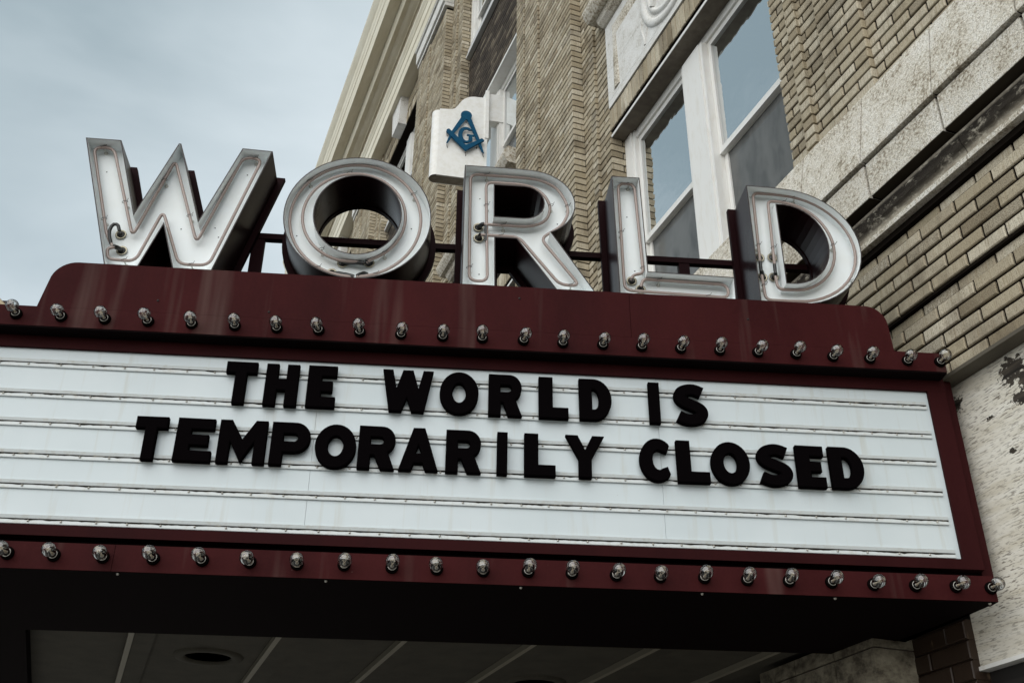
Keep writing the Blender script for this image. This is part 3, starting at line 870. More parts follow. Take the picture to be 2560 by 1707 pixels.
plate([[(.018, 10.198), (.070, 10.163), (-.070, 9.914), (-.135, 9.765), (-.150, 9.770), (-.110, 9.918)],
       [(.082, 10.163), (.132, 10.180), (.235, 9.885), (.294, 9.685), (.266, 9.702), (.198, 9.868)],
       arc(.072, 10.224, .066, .068, 0, 348, 18)], 'compasses', -.014)
plate([[(-.152, 9.958), (-.128, 9.975), (-.06, 9.908), (.074, 9.766), (.205, 9.850), (.262, 9.893), (.291, 9.866), (.075, 9.682), (-.098, 9.862), (-.158, 9.935)]], 'square', -.026)
gl_ = arc(.075, 9.922, .092, .118, 42, 310, 16) + [(.152, 9.842), (.152, 9.915), (.172, 9.915), (.172, 9.935), (.085, 9.935), (.085, 9.915), (.108, 9.915), (.108, 9.860)] + arc(.082, 9.922, .050, .088, 290, 58, 12)
plate([gl_], 'letter_g', -.016, .0, .002)
mb = MB()
for (u, z_) in ((-.142, 9.76), (-.15, 9.93), (.075, 9.672), (.20, 9.80), (.28, 9.69), (.24, 9.82)):
    mb.tube([(u, -.002, z_ - SZ), (u + .004, .012, z_ - SZ - .012), (u + .012, .03, z_ - SZ - .03)], .004, 6)
tag(mb.build('standoff', M['wire'], EMB), kind='stuff')

# =================================================================== MARQUEE
MQ0 = Vector((1.30908, 3.45824, 0))
MQR = math.atan2(-0.270068, 0.962841)
def mq_thing(name): return empty(name, MQ0, MQR)
mq = mq_thing('marquee')
tag(mq, 'maroon theatre marquee with white letter board and two rows of bulbs', 'marquee')
# local frame: x along the face towards the wall, y into the sign, z up.  "off" towards the viewer is -y
SL, SR = -2.07, 1.80
cosr, sinr = math.cos(-MQR), math.sin(-MQR)
def to_local(x, y): 
    d = Vector((x - MQ0.x, y - MQ0.y)); c, s = math.cos(-MQR), math.sin(-MQR)
    return (c*d.x - s*d.y, s*d.x + c*d.y)
def to_world(x, y):
    c, s = math.cos(MQR), math.sin(MQR)
    return (MQ0.x + c*x - s*y, MQ0.y + s*x + c*y)
def lp_box(mb, x0, x1, y0, y1, z0, z1): mb.box(x0, x1, y0, y1, z0, z1)
# body, in plan: near face, street face running along +Y, far face, wall
cornerL = to_local(*to_world(SL, 0))
street = Vector(to_local(-.684, 8.2)) 
def poly_body(mb, plan, z0, z1):
    face2d(mb, [plan], lambda a, b: (a, b, z0)); face2d(mb, [plan], lambda a, b: (a, b, z1))
    wall2d(mb, plan, lambda a, b: (a, b, z0), lambda a, b: (a, b, z1))
wl_near = to_local(3.055, 0); 
def wall_pt(y): return to_local(3.05, y)
near_wall_y = MQ0.y + (3.05 - MQ0.x)*(-0.270068/0.962841)
plan = [(SL, 0.03), tuple(to_local(3.05, near_wall_y + .03)), tuple(to_local(3.05, 9.3)), tuple(to_local(-.684, 8.2))]
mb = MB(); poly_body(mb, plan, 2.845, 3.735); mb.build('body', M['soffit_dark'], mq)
# dark soffit border and recessed ceiling
inner = [to_local(-.292, 4.640), to_local(3.04, 3.705), to_local(3.04, 8.3), to_local(-.292, 7.5)]
outer = [(SL, -.078), (1.744, -.078), tuple(to_local(3.05, 9.3)), tuple(to_local(-.684, 8.2))]
mb = MB()
for i in range(4):
    j = (i+1) % 4
    mb.add([(*outer[i], 2.728), (*outer[j], 2.728), (*inner[j], 2.728), (*inner[i], 2.728)], [(0, 1, 2, 3)])
    mb.add([(*inner[i], 2.728), (*inner[j], 2.728), (*inner[j], 2.81), (*inner[i], 2.81)], [(0, 1, 2, 3)])
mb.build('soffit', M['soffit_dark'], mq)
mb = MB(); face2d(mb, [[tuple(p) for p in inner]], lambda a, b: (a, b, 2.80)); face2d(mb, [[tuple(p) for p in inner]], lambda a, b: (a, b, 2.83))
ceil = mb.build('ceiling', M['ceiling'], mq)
for xw in (.12, .70, 1.205, 1.735, 2.25, 2.76):
    mb = MB()
    for (a, b, z0, z1) in ((xw, xw + .085, 2.780, 2.799), (xw - .024, xw - .001, 2.774, 2.799)):
        c4 = [to_local(a, 3.712 + (3.04 - a)*.2806), to_local(b, 3.712 + (3.04 - b)*.2806), to_local(b, 7.7), to_local(a, 7.7)]
        mb.cur = 0 if b - a > .05 else 1  # thin edge strip gets the lighter colour: the batten's lit side painted in
        poly_body(mb, [tuple(q) for q in c4], z0, z1)
    mb.build('ceiling_batten', [M['ceiling'], M['batten']], mq)
for (xw, yw) in ((.463, 5.10), (2.03, 5.02)):
    c0 = to_local(xw, yw)
    dl = empty('downlight', (c0[0], c0[1], 2.80), 0, mq)
    mb = MB(); mb.lathe([(.104, .02), (.102, -.004), (.112, -.012), (.150, -.010), (.158, 0)], lambda a, b, h: (a, b, h), 32); mb.build('trim_ring', M['ceiling'], dl)
    mb = MB(); mb.lathe([(.0005, .0), (.103, .0), (.103, -.003)], lambda a, b, h: (a, b, h), 32); mb.build('can', M['black_gap'], dl)
mb = MB()
poly_body(mb, [tuple(to_local(x_, y_)) for x_, y_ in ((2.975, 3.90), (3.045, 3.93), (3.045, 4.35), (2.945, 4.20))], 2.735, 2.785)
mb.build('corner_trim', M['batten'], mq)
# letter board
for a_, b_ in ((SL + .01, -.7405), (-.7395, .5695), (.5705, 1.683)):
    mb = MB(); lp_box(mb, a_, b_, random.uniform(0, .0006), .02, 2.90, 3.612); mb.build('letter_board', M['board'], mq)
# frame round the board
mb = MB()
lp_box(mb, SL, 1.757, -.014, .03, 3.607, 3.668); 
lp_box(mb, SL, 1.757, -.014, .03, 2.868, 2.907)
lp_box(mb, 1.682, 1.757, -.0135, .03, 2.907, 3.607)
lp_box(mb, 1.757, 1.80, .012, .06, 2.83, 3.668)
mb.build('board_frame', M['maroon_plain'], mq)
# bulb strips
def strip_box(z0, z1, name, splits):
    for a, b in zip(splits, splits[1:]):
        mb = MB(); lp_box(mb, a + .0008, b - .0008, -.08, (.02 if z0 > 3 else -.02), z0, z1); mb.build(name, M['maroon'], mq)
strip_box(3.662, 3.747, 'bulb_strip', [SL, 1.746])
strip_box(2.729, 2.822, 'bulb_strip', [SL, -1.355, 1.745])
mb = MB(); lp_box(mb, SL, 1.744, -.0785, -.0145, 3.6560, 3.6615); mb.build('strip_under_shade', M['soffit_dark'], mq)  # added dark sheet that paints the shade under the upper bulb strip
# street side of the marquee (only its near corner is close to the frame)
st = MB()
c4 = [(-.70, 4.02), (-.63, 4.02), (-.63, 8.2), (-.70, 8.2)]
poly_body(st, [tuple(to_local(*q)) for q in c4], 2.729, 3.745); st.build('street_side', M['maroon_plain'], mq)
st = MB(); poly_body(st, [tuple(to_local(*q)) for q in ((-.66, 4.26), (-.60, 4.24), (-.60, 7.9), (-.66, 7.9))], 3.745, 3.955); st.build('street_fascia', M['maroon_dark'], mq)
st = MB(); a_ = to_local(-.72, 4.16); b_ = to_local(-.56, 4.10)
st.tube([(a_[0], a_[1], 3.97), (b_[0], b_[1], 3.80), (b_[0]+.05, b_[1], 3.745)], .009, 8); st.build('conduit', M['conduit'], mq)
# top fascia with rounded upper corners, two sheets and a seam
FT, FB = 3.955, 3.7475
def fascia(x0, x1, rl, rr, name):
    pr = []
    pr += [(x0 - (.020 if rl else 0), FB)] 
    if rl: pr += arc(x0 + .095, FT - .095, .095, .095, 175, 90, 9)
    else: pr += [(x0, FT)]
    if rr: pr += arc(x1 - .085, FT - .085, .085, .085, 90, 5, 9)
    else: pr += [(x1, FT)]
    pr += [(x1 + (.006 if rr else 0), FB)]
    mb = MB()
    fa, fb = (lambda a, b: (a, -.08, b)), (lambda a, b: (a, .20, b))
    face2d(mb, [pr], fa); face2d(mb, [pr], fb); wall2d(mb, pr, fa, fb)
    mb.build(name, M['maroon'], mq)
fascia(-1.802, .4655, True, False, 'fascia')
fascia(.467, 1.535, False, True, 'fascia')
mb = MB()
for sx, sz_, oy in ((-.955, 3.775, -.0805), (.02, 3.90, -.0805), (.95, 3.86, -.0805), (-1.38, 3.80, -.0805)):
    mb.lathe([(.0005, -.003), (.004, -.002), (.005, .001)], lambda a, b, h, sx=sx, sz_=sz_, oy=oy: (sx + a, oy + h, sz_ + b), 8)
tag(mb.build('rivets', M['black_gap'], mq), kind='stuff')
mb = MB()
for sx in (-1.335, -.64, .03, .67, 1.15, 1.72):
    mb.lathe([(.0005, -.006), (.004, -.005), (.006, .0)], lambda a, b, h, sx=sx: (sx + a, -.062 + b, 2.7275 + h), 8)
tag(mb.build('soffit_screws', M['screw'], mq), kind='stuff')
# letter rails
SCREW = MB()
for rz in (3.544, 3.4165, 3.300, 3.174, 3.058, 2.928):
    R0, R1 = SL + .012, {3.544: 1.667, 3.4165: 1.664}.get(rz, 1.660)
    mb = MB()
    mb.cur = 0
    lip = [(0, rz + .0185), (-.0048, rz + .0170), (-.0068, rz + .0155), (-.0030, rz + .0022), (0, rz + .0022)]
    mb.prism(lip, R0, R1, lambda p, q, t: (t, p - .0005, q))
    fl = [(0, rz - .0165), (-.0058, rz - .0165), (-.0066, rz - .0150), (-.0060, rz - .0015), (-.0030, rz + .0002), (0, rz + .0002)]
    mb.prism(fl, R0, R1, lambda p, q, t: (t, p - .0005, q))
    rail = mb.build('letter_rail', M['rail'], mq)
    # grime packed in the slot, uneven along the rail
    gm = MB(); x = R0; nn = int((R1 - R0)/.011)
    top = [(R0 + (R1 - R0)*i/nn) for i in range(nn+1)]
    lowz = [rz - .0018 - max(0, random.gauss(.0010, .0024)) for _ in top]
    for i in range(2, nn): lowz[i] = .5*lowz[i] + .5*lowz[i-1]
    v = [(x, -.0071, rz + .0021) for x in top] + [(x, -.0072, max(rz - .0085, lz)) for x, lz in zip(top, lowz)]
    gm.add(v, [(i, i+1, i+2+nn, i+1+nn) for i in range(nn)])
    gm.build('slot_grime', M['grime'], rail)
    x = R0 + random.uniform(.02, .09)
    while x < R1 - .01:
        SCREW.lathe([(.0005, -.0042), (.0028, -.0036), (.0042, -.0012), (.0044, .0)], lambda a, b, h, x=x, rz=rz: (x + a, -.0072 + h, rz - .0068 + b), 8)
        x += .112 + random.uniform(-.012, .012)
tag(SCREW.build('rail_screws', M['screw'], mq), kind='stuff')

# =================================================================== BULBS
def bulb_proto():
    t = empty('light_bulb', (0, 0, 0))
    ax = lambda a, b, h: (a, -h, b)          # axis along -y (towards the viewer)
    mb = MB(); mb.lathe([(.0005, .0), (.0225, .0), (.0225, .008), (.0205, .0105), (.0168, .0110), (.0160, .0125), (.0004, .0126)], ax, 20)
    mb.build('socket', M['socket'], t)
    mb = MB(); mb.lathe([(.0146, .0126), (.0153, .0138), (.0146, .0150), (.0136, .0138)], ax, 20)
    mb.lathe([(.0004, .0175), (.0042, .0170), (.0058, .0128)], ax, 12)  # pale blob painting the bright reflections inside the neck
    mb.build('collar', M['lamp_metal'], t)
    mb = MB()
    pr = [(.0136, .0135), (.0140, .020), (.0150, .027), (.0172, .0355)]
    rc, hc = .0245, .0560
    for i in range(13):
        a = R(134 - i*134/12)
        pr.append((max(.0004, rc*math.sin(a)), hc + rc*math.cos(a)))
    mb.lathe(pr, ax, 28)
    mb.build('glass', M['bulb_glass'], t)
    mb = MB()
    mb.lathe([(.0045, .0135), (.0036, .026), (.0020, .034), (.0004, .0355)], ax, 10)
    for s in (-1, 1):
        mb.tube([(s*.0018, -.033, 0), (s*.0042, -.045, 0), (s*.0072, -.059, 0)], .0009, 6)
    mb.tube([(-.0072, -.059, 0), (-.004, -.0615, .001), (0, -.059, -.001), (.004, -.0615, .001), (.0072, -.059, 0)], .00045, 5)
    mb.build('filament_stem', M['support'], t)
    return t
proto = bulb_proto()
def ordinal(n):
    return ['first', 'second', 'third', 'fourth', 'fifth', 'sixth', 'seventh', 'eighth', 'ninth', 'tenth', 'eleventh', 'twelfth', 'thirteenth', 'fourteenth', 'fifteenth', 'sixteenth', 'seventeenth', 'eighteenth', 'nineteenth', 'twentieth', 'twenty-first', 'twenty-second', 'twenty-third', 'twenty-fourth'][n]
rotm = Matrix.Rotation(MQR, 4, 'Z')
first = True
def put_bulb(s, z, label, group):
    global first
    if first:
        o = proto; first = False
    else:
        o = proto.copy(); col.objects.link(o)
        for ch in proto.children:
            c = ch.copy(); col.objects.link(c); c.parent = o
    x, y = to_world(s, -.080)
    o.location = (x, y, z)
    o.rotation_mode = 'QUATERNION'
    tw = Matrix.Rotation(R(random.uniform(-7, 7)), 4, 'Z') @ Matrix.Rotation(R(random.uniform(-6, 5)), 4, 'X') @ Matrix.Rotation(R(random.uniform(-55, 55)), 4, 'Y')
    o.rotation_quaternion = (rotm @ tw).to_quaternion()
    tag(o, label, 'light bulb', group)
protos_children = None
def side(i, n): return 'left' if i < n/2 else 'right'
UP = [-1.893, -1.728, -1.566, -1.405, -1.243, -1.081, -.922, -.762, -.605, -.448, -.286, -.131, .029, .185, .343, .498, .654, .812, .965, 1.121, 1.272, 1.425, 1.580, 1.715]
LO = [-1.706, -1.555, -1.394, -1.227, -1.064, -.905, -.746, -.587, -.423, -.269, -.108, .048, .202, .357, .514, .672, .826, .977, 1.131, 1.285, 1.439, 1.589, 1.720]
for i in range(24):
    lab = ('clear glass bulb in the upper row, %s from the left end' % ordinal(i)) if i < 12 else ('clear glass bulb in the upper row, %s from the right end' % ordinal(23 - i))
    put_bulb(UP[i] + .006, 3.704 + random.uniform(-.002, .002), lab, 'bulbs in the upper row above the letter board')
for i in range(23):
    lab = ('clear glass bulb in the lower row, %s from the left end' % ordinal(i)) if i < 12 else ('clear glass bulb in the lower row, %s from the right end' % ordinal(22 - i))
    put_bulb(LO[i] + .005, 2.777 + random.uniform(-.002, .002), lab, 'bulbs in the lower row below the letter board')

# =================================================================== BIG CHANNEL LETTERS
ZL = 3.957
def circ(cx, cz, rx, rz, n=64): return arc(cx, cz, rx, rz, 90, 90 - 360*(n-1)/n, n-1)
LET = {
 'W': dict(out=[(-1.812, 4.588), (-1.665, 4.586), (-1.547, 4.212), (-1.428, 4.588), (-1.418, 4.588), (-1.288, 4.196), (-1.162, 4.584), (-1.035, 4.578), (-1.201, ZL), (-1.353, ZL), (-1.422, 4.166), (-1.486, ZL), (-1.616, ZL)], holes=[]),
 'O': dict(out=circ(-.6515, 4.2665, .3035, .3085), holes=[circ(-.653, 4.277, .178, .200)]),
 'R': dict(out=[(-.217, 4.571), (.02, 4.569)] + arc(.062, 4.394, .197, .172, 88, -62, 16) + [(.331, ZL), (.171, ZL), (.008, 4.199), (-.081, 4.199), (-.077, ZL), (-.214, ZL)],
           holes=[[(-.087, 4.473), (.02, 4.473)] + arc(.040, 4.390, .084, .083, 90, -90, 12) + [(-.085, 4.307)]]),
 'L': dict(out=[(.421, 4.562), (.545, 4.562), (.555, 4.073), (.918, 4.068), (.915, ZL), (.430, ZL)], holes=[]),
 'D': dict(out=[(1.018, 4.558), (1.13, 4.556)] + arc(1.172, 4.252, .316, .300, 88, -86, 24) + [(1.016, ZL)],
           holes=[[(1.143, 4.462)] + arc(1.165, 4.259, .180, .203, 86, -84, 18) + [(1.140, 4.056)]]),
}
TUBES = {
 'W': [[(-1.613, 4.073), (-1.647, 4.126), (-1.785, 4.571), (-1.702, 4.574), (-1.546, 4.128), (-1.44, 4.528), (-1.29, 4.114), (-1.162, 4.568), (-1.082, 4.564), (-1.226, 4.008), (-1.344, 4.005), (-1.446, 4.261), (-1.514, 4.007), (-1.622, 4.011), (-1.632, 4.062), (-1.604, 4.070)]],
 'R': [[(-.139, 4.236), (.02, 4.237), (.191, 4.009), (.274, 4.009), (.113, 4.235), (.207, 4.308), (.234, 4.377), (.227, 4.431), (.188, 4.508), (.122, 4.545), (.046, 4.553), (-.19, 4.555), (-.182, 4.005), (-.107, 4.005), (-.122, 4.517), (.033, 4.516), (.086, 4.503), (.134, 4.463), (.158, 4.404), (.147, 4.349), (.12, 4.315), (.059, 4.291), (-.127, 4.292)]],
 'L': [[(.488, 4.05), (.500, 4.078), (.543, 4.089), (.528, 4.558), (.456, 4.556), (.460, 4.0), (.898, 3.991), (.896, 4.055), (.540, 4.06), (.529, 4.02)]],
}
def ell(c0, c1, rx, rz, a0, a1, n=40): return arc(c0, c1, rx, rz, a0, a1, n)
TUBES['O'] = [ell(-.662, 4.279, .272, .288, -87, -446 + 170 - 177 + 0, 2)]
TUBES['O'] = [[(-.648, 3.992)] + ell(-.662, 4.278, .271, .287, -96, -444, 44) + [(-.634, 3.995)],
              [(-.612, 4.060), (-.640, 4.066)] + ell(-.669, 4.290, .213, .227, -100, -428, 40) + [(-.601, 4.062)]]
TUBES['D'] = [[(1.05, 4.133), (1.058, 4.549), (1.16, 4.548)] + ell(1.178, 4.268, .300, .278, 80, -80, 22) + [(1.16, 3.991), (1.054, 3.991), (1.051, 4.114)],
              [(1.111, 4.127), (1.122, 4.509), (1.17, 4.509)] + ell(1.168, 4.276, .219, .232, 80, -78, 20) + [(1.113, 4.046), (1.109, 4.112)]]
ELEC = {'W': [(-1.602, 4.152), (-1.584, 4.074)], 'O': [(-.701, 4.073), (-.593, 4.081), (-.74, 4.022)], 'R': [(-.148, 4.294), (-.146, 4.239)], 'L': [(.498, 4.066), (.534, 4.026)], 'D': [(1.118, 4.227), (1.112, 4.126), (1.061, 4.223), (1.063, 4.123)]}
CLIP = {'W': [(-1.745, 4.574), (-1.468, 4.420), (-1.606, 4.296), (-1.337, 4.246), (-1.672, 4.205), (-1.112, 4.566), (-1.558, 4.010), (-1.295, 4.007)], 'O': [(-.872, 4.464), (-.708, 4.52), (-.430, 4.427), (-.789, 4.118), (-.535, 4.118), (-.795, 4.028), (-.563, 4.012)], 'R': [(-.121, 4.555), (-.118, 4.394), (.158, 4.412), (.230, 4.415), (-.047, 4.292), (-.055, 4.238), (-.184, 4.07), (.234, 4.010)], 'L': [(.502, 4.557), (.458, 4.295), (.542, 4.118), (.606, 4.060), (.808, 3.994)], 'D': [(1.246, 4.540), (1.190, 4.509), (1.052, 4.27), (1.117, 4.261), (1.386, 4.294), (1.054, 4.065), (1.441, 4.112)]}
FO, PB, BBK = -.070, .004, .135           # front rim, pan floor, back plane (local y)
labels = {
 'W': 'big white neon channel letter W standing at the left end of the marquee',
 'O': 'big round white neon channel letter O standing above the marquee',
 'R': 'big white neon channel letter R below the blue emblem sign',
 'L': 'big white neon channel letter L in front of the white window',
 'D': 'big white neon channel letter D at the right end by the stone band'}
black_seg = {'R': [[(-.1165, 4.285), (-.1155, 4.205)]], 'W': [[(-1.632, 4.062), (-1.604, 4.070)]]}
for ch, L in LET.items():
    t = mq_thing('neon_letter')
    tag(t, labels[ch], 'neon letter', 'neon letters spelling WORLD on the marquee')
    loops = [L['out']] + L['holes']
    ins = [offset(L['out'], -.0045)] + [offset(h, .0045) for h in L['holes']]
    sm = ch in 'OD'
    mb = MB()                                                   # outer shell and front rim
    fa, fb = (lambda a, b: (a, FO, b)), (lambda a, b: (a, BBK, b))
    for lp in loops: wall2d(mb, lp, fa, fb, ch == 'O')
    face2d(mb, loops, fb)
    shell = mb.build('shell', M['maroon_dark'], t)
    mb = MB()
    for lp, li in zip(loops, ins): ring2d(mb, lp, li, fa)
    mb.build('rim', M['rim'], t)
    mb = MB()                                                   # white open pan
    fc = lambda a, b: (a, PB, b)
    for li in ins: wall2d(mb, li, fa, fc, ch == 'O')
    face2d(mb, ins, fc)
    mb.build('pan', M['pan_white'], t)
    mb = MB()                                                   # back flange
    fl_o = offset(L['out'], .024); f1, f2 = (lambda a, b: (a, BBK + .002, b)), (lambda a, b: (a, BBK + .026, b))
    fl_o = [(a, max(b, 3.72)) for a, b in fl_o]
    fl_i = [offset(h, -.004) for h in L['holes']]
    face2d(mb, [fl_o] + fl_i, f1); face2d(mb, [fl_o] + fl_i, f2)
    for lp in [fl_o] + fl_i: wall2d(mb, lp, f1, f2)
    mb.build('back_flange', M['flange'], t)
    for tb in TUBES[ch]:
        if ch == 'O' or ch == 'D': pts = fillet(tb, .028, 5) if ch == 'D' else smooth_path(tb, 1)
        elif ch == 'R': pts = fillet(tb, .034, 5)
        else: pts = fillet(tb, .036, 5)
        mb = MB(); mb.tube([(p[0], -.030, p[1]) for p in pts], .0068, 10); tube = mb.build('neon_tube', M['neon'], t)
        e = MB()                                               # blacked-out ends turning into the electrodes
        for q0, q1 in ((pts[0], pts[1]), (pts[-1], pts[-2])):
            el = min(ELEC[ch], key=lambda q: (Vector(q) - Vector(q0)).length)
            if ch == 'O':
                el = [(-.74, 4.022), (-.600, 4.030), (-.701, 4.073), (-.593, 4.081)][TUBES['O'].index(tb)*2 + (0 if q0 is pts[0] else 1)]
            e.tube([(q0[0], -.030, q0[1]), (q0[0]*.75 + el[0]*.25, -.028, q0[1]*.75 + el[1]*.25), (q0[0]*.3 + el[0]*.7, -.016, q0[1]*.3 + el[1]*.7), (el[0], .004, el[1])], .0095, 8)
        if ch == 'R': e.tube([(-.117, -.030, 4.285), (-.1155, -.030, 4.205)], .0078, 8)
        if ch == 'D': e.tube([(tb[0][0], -.030, tb[0][1] - .002), (tb[1][0]*.12 + tb[0][0]*.88, -.030, tb[1][1]*.12 + tb[0][1]*.88)], .0078, 8)
        if ch == 'W': e.tube([(q[0], -.030 - .006*math.sin(PI*i/8), q[1]) for i, q in enumerate(smooth_path([(-1.622, 4.085), (-1.640, 4.135), (-1.632, 4.176), (-1.612, 4.180), (-1.602, 4.152)], 1))][:], .0072, 8)
        e.build('blackout_end', M['tube_black'], t)
    for (a, b) in ELEC[ch]:
        el = empty('electrode', (a, PB, b), 0, t)
        mb = MB(); mb.lathe([(.0165, -.001), (.0225, -.007), (.0205, -.010), (.0150, -.006)], lambda x, y, h: (x, h, y), 20); mb.build('washer', M['insulator'], el)
        mb = MB(); mb.lathe([(.0155, -.0055), (.0145, -.008), (.0085, -.006), (.0060, -.014), (.0004, -.015)], lambda x, y, h: (x, h, y), 16); mb.build('bushing', M['tube_black'], el)
    for (a, b) in CLIP[ch]:
        mb = MB()
        mb.tube([(a, -.030, b), (a + .003, -.014, b - .004), (a + .004, .009, b - .006)], .0030, 6)
        mb.lathe([(.0085, 0), (.0080, -.004), (.0030, -.006), (.0004, -.006)], lambda x, y, h, a=a, b=b: (a + .004 + x, PB + h, b - .006 + y), 10)
        mb.cur = 1
        # tie wire round the tube
        near = min(((Vector((p[0], p[1])), i) for tb in TUBES[ch] for i, p in enumerate(tb)), key=lambda q: (q[0] - Vector((a, b))).length)[0]
        mb.tube([(a + .011*math.cos(w), -.031 + .0085*math.sin(w), b + .011*math.cos(w)*.35) for w in [2*PI*i/10 for i in range(11)]], .0011, 5)
        mb.tube([(a + .009, -.036, b + .003), (a + .015, -.043, b + .010)], .0010, 4)
        mb.build('tube_clip', [M['clip'], M['wire']], t)
    mb = MB()
    o0 = L['out']
    xs = [p[0] for p in o0]; x0, x1 = min(xs), max(xs)
    for fx, fz in {'W': ((-1.72, 4.47), (-1.235, 4.215), (-1.215, 4.17), (-1.14, 4.50), (-1.37, 4.20)), 'O': ((-.43, 4.27), (-.90, 4.20)), 'R': ((-.145, 4.45), (.19, 4.34), (-.14, 4.06)), 'L': ((.495, 4.40), (.515, 4.12)), 'D': ((1.40, 4.30),)}[ch]:
        mb.lathe([(.0004, -.0012), (.0026, -.0010), (.003, 0)], lambda x, y, h, fx=fx, fz=fz: (fx + x, PB - .0005 + h, fz + y), 8)
    tag(mb.build('weep_holes', M['black_gap'], t), kind='stuff')

# support frame behind the letters
sf = mq_thing('support_frame')
tag(sf, 'dark maroon steel rail and posts behind the big neon letters', 'sign frame')
mb = MB(); lp_box(mb, -1.30, 1.42, .163, .193, 4.289, 4.317); mb.build('rail', M['flange'], sf)
for (a, b) in ((-1.110, -1.058), (.752, .800)):
    mb = MB(); lp_box(mb, a, b, .166, .196, 3.74, 4.288); mb.build('post', M['flange'], sf)

# =================================================================== MESSAGE LETTERS
SW = .305        # stroke width relative to the height
def glyph(c, w):
    """loops for a heavy block letter, height 1, width w (in heights)"""
    s = SW
    hs = .27
    if c == 'I': return [[(0, 0), (w, 0), (w, 1), (0, 1)]], []
    if c == 'T': return [[(w/2 - s/2*.82, 0), (w/2 + s/2*.82, 0), (w/2 + s/2*.82, 1 - hs), (w, 1 - hs), (w, 1), (0, 1), (0, 1 - hs), (w/2 - s/2*.82, 1 - hs)]], []
    if c == 'H': return [[(0, 0), (.26, 0), (.26, .37), (w - .26, .37), (w - .26, 0), (w, 0), (w, 1), (w - .26, 1), (w - .26, .64), (.26, .64), (.26, 1), (0, 1)]], []
    if c == 'E': return [[(0, 0), (w, 0), (w, .255), (s, .255), (s, .375), (w*.88, .375), (w*.88, .625), (s, .625), (s, .745), (w, .745), (w, 1), (0, 1)]], []
    if c == 'L': return [[(0, 0), (w, 0), (w, .265), (s, .265), (s, 1), (0, 1)]], []
    if c == 'W': return [[(w*.16, 0), (w*.40, 0), (w*.5, .33), (w*.60, 0), (w*.84, 0), (w, 1), (w*.80, 1), (w*.715, .56), (w*.60, 1), (w*.40, 1), (w*.285, .56), (w*.20, 1), (0, 1)]], []
    if c == 'M': return [[(0, 0), (.25, 0), (.25, .50), (w/2, .02), (w - .25, .50), (w - .25, 0), (w, 0), (w, 1), (w - .25, 1), (w/2, .56), (.25, 1), (0, 1)]], []
    if c == 'A': return [[(0, 0), (.27, 0), (.335, .17), (w - .335, .17), (w - .27, 0), (w, 0), (w/2 + .125, 1), (w/2 - .125, 1)]], [[(w/2 - .065, .40), (w/2 + .065, .40), (w/2, .60)]]
    if c == 'Y': return [[(w/2 - .14, 0), (w/2 + .14, 0), (w/2 + .14, .44), (w, 1), (w - .27, 1), (w/2, .66), (.27, 1), (0, 1), (w/2 - .14, .44)]], []
    if c == 'O': return [arc(w/2, .5, w/2, .51, 0, 350, 35)], [arc(w/2, .5, w/2 - .275, .235, 0, 345, 23)]
    if c == 'D': return [[(0, 0), (w*.45, 0)] + arc(w*.45, .5, w*.55, .5, -84, 84, 16) + [(w*.45, 1), (0, 1)]], [[(.28, .255), (w*.45, .255)] + arc(w*.45, .5, w*.55 - .275, .245, -80, 80, 10) + [(w*.45, .745), (.28, .745)]]
    if c == 'P': return [[(0, 0), (.27, 0), (.27, .30), (w*.55, .30)] + arc(w*.60, .65, w*.40, .35, -84, 84, 14) + [(w*.55, 1), (0, 1)]], [[(.26, .555), (w*.56, .555)] + arc(w*.58, .645, .085, .090, -80, 80, 8) + [(w*.56, .735), (.26, .735)]]
    if c == 'R': return [[(0, 0), (.27, 0), (.27, .315), (w*.44, .315), (w - .30, 0), (w, 0), (w*.80, .40)] + arc(w*.62, .68, w*.37, .32, -54, 84, 12) + [(w*.56, 1), (0, 1)]], [[(.26, .575), (w*.56, .575)] + arc(w*.58, .66, .080, .083, -80, 80, 8) + [(w*.56, .742), (.26, .742)]]
    if c == 'C':
        return [arc(w*.58, .5, w*.58, .51, 50, 310, 26) + [(w*.985, .17), (w*.90, .345)] + arc(w*.62, .5, w*.62 - .285, .235, 300, 62, 18) + [(w*.90, .665), (w*.985, .84)]], []
    if c == 'S':
        cl = smooth_path([(w*.86, .80), (w*.64, .872), (w*.44, .872), (w*.20, .80), (w*.16, .67), (w*.26, .575), (w*.50, .50), (w*.74, .425), (w*.845, .33), (w*.80, .195), (w*.56, .128), (w*.34, .132), (w*.10, .215)], 2)
        lft, rgt = [], []
        for i, p in enumerate(cl):
            a, b = cl[max(0, i-1)], cl[min(len(cl)-1, i+1)]
            d = (b - a).normalized(); nr = Vector((-d.y, d.x))*.132
            lft.append(tuple(p + nr)); rgt.append(tuple(p - nr))
        return [lft + rgt[::-1]], []
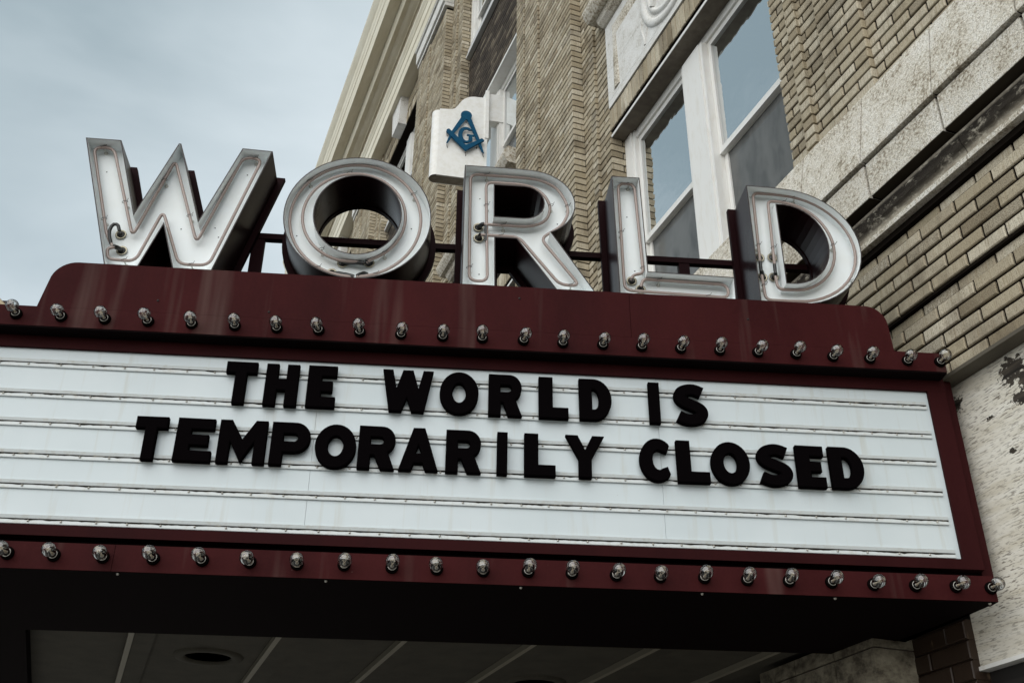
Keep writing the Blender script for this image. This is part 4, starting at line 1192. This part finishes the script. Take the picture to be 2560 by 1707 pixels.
def message_letter(c, s0, s1, zb, h, label):
    t_w = (s1 - s0)/h
    outs, holes = glyph(c, t_w)
    jit = random.uniform(-.0012, .0012)
    o = MB()
    yb, yf = -.0115, -.036
    loops = [[(s0 + a*h, zb + jit + b*h) for a, b in lp] for lp in outs + holes]
    bev = .0032
    ins = [offset(lp, -bev) for lp in loops[:len(outs)]] + [offset(lp, bev) for lp in loops[len(outs):]]
    f_f = lambda a, b: (a, yf, b); f_m = lambda a, b: (a, yf + bev, b); f_b = lambda a, b: (a, yb, b)
    face2d(o, ins, f_f); face2d(o, loops, f_b)
    for lp, li in zip(loops, ins):
        wall2d(o, lp, f_m, f_b); n = len(lp)
        o.add([f_m(*p) for p in lp] + [f_f(*p) for p in li], [(i, (i+1) % n, (i+1) % n + n, i + n) for i in range(n)])
    # origin at the letter's foot
    cx = (s0 + s1)/2
    o.v = [(x - cx, y, z_ - zb) for x, y, z_ in o.v]
    ob = o.build('message_letter', M['letter_black'])
    wx, wy = to_world(cx, 0)
    ob.location = (wx, wy, zb); ob.rotation_euler = (0, R(random.uniform(-.5, .5)), MQR)
    tag(ob, label, 'letter', 'black letters of the message on the letter board')
row1 = [('T', -1.091, -.975, 'black letter T that starts the upper line of the message'), ('H', -.941, -.817, 'black letter H in THE on the white board'), ('E', -.783, -.674, 'black letter E that ends THE on the upper line'),
        ('W', -.501, -.307, 'black letter W that starts WORLD on the white board'), ('O', -.28, -.131, 'black round letter O inside WORLD on the white board'), ('R', -.093, .036, 'black letter R inside WORLD on the white board'), ('L', .101, .215, 'black letter L inside WORLD on the white board'), ('D', .259, .385, 'black letter D that ends WORLD on the white board'),
        ('I', .532, .574, 'black letter I in IS on the upper line'), ('S', .633, .761, 'black letter S that ends the upper line of the message')]
row2 = [('T', -1.382, -1.267, 'black letter T that starts the lower line of the message'), ('E', -1.234, -1.1, 'black letter E, second letter of TEMPORARILY'), ('M', -1.08, -.907, 'black letter M in TEMPORARILY on the lower line'), ('P', -.891, -.748, 'black letter P in TEMPORARILY on the lower line'), ('O', -.73, -.579, 'black round letter O in TEMPORARILY'), ('R', -.572, -.435, 'black letter R between O and A in TEMPORARILY'), ('A', -.421, -.275, 'black letter A in TEMPORARILY on the lower line'), ('R', -.248, -.116, 'black letter R between A and I in TEMPORARILY'), ('I', -.058, -.019, 'black letter I between R and L in TEMPORARILY'), ('L', .045, .162, 'black letter L beside the Y in TEMPORARILY'), ('Y', .2, .348, 'black letter Y that ends TEMPORARILY'),
        ('C', .482, .599, 'black letter C that starts CLOSED'), ('L', .625, .748, 'black letter L, second letter of CLOSED'), ('O', .756, .905, 'black round letter O in CLOSED'), ('S', .937, 1.07, 'black letter S in CLOSED on the lower line'), ('E', 1.089, 1.197, 'black letter E in CLOSED on the lower line'), ('D', 1.220, 1.352, 'black letter D that ends CLOSED and the lower line')]
for c, a, b, lab in row1: message_letter(c, a, b, 3.3985, .177, lab)
for c, a, b, lab in row2: message_letter(c, a, b, 3.159, .172, lab)
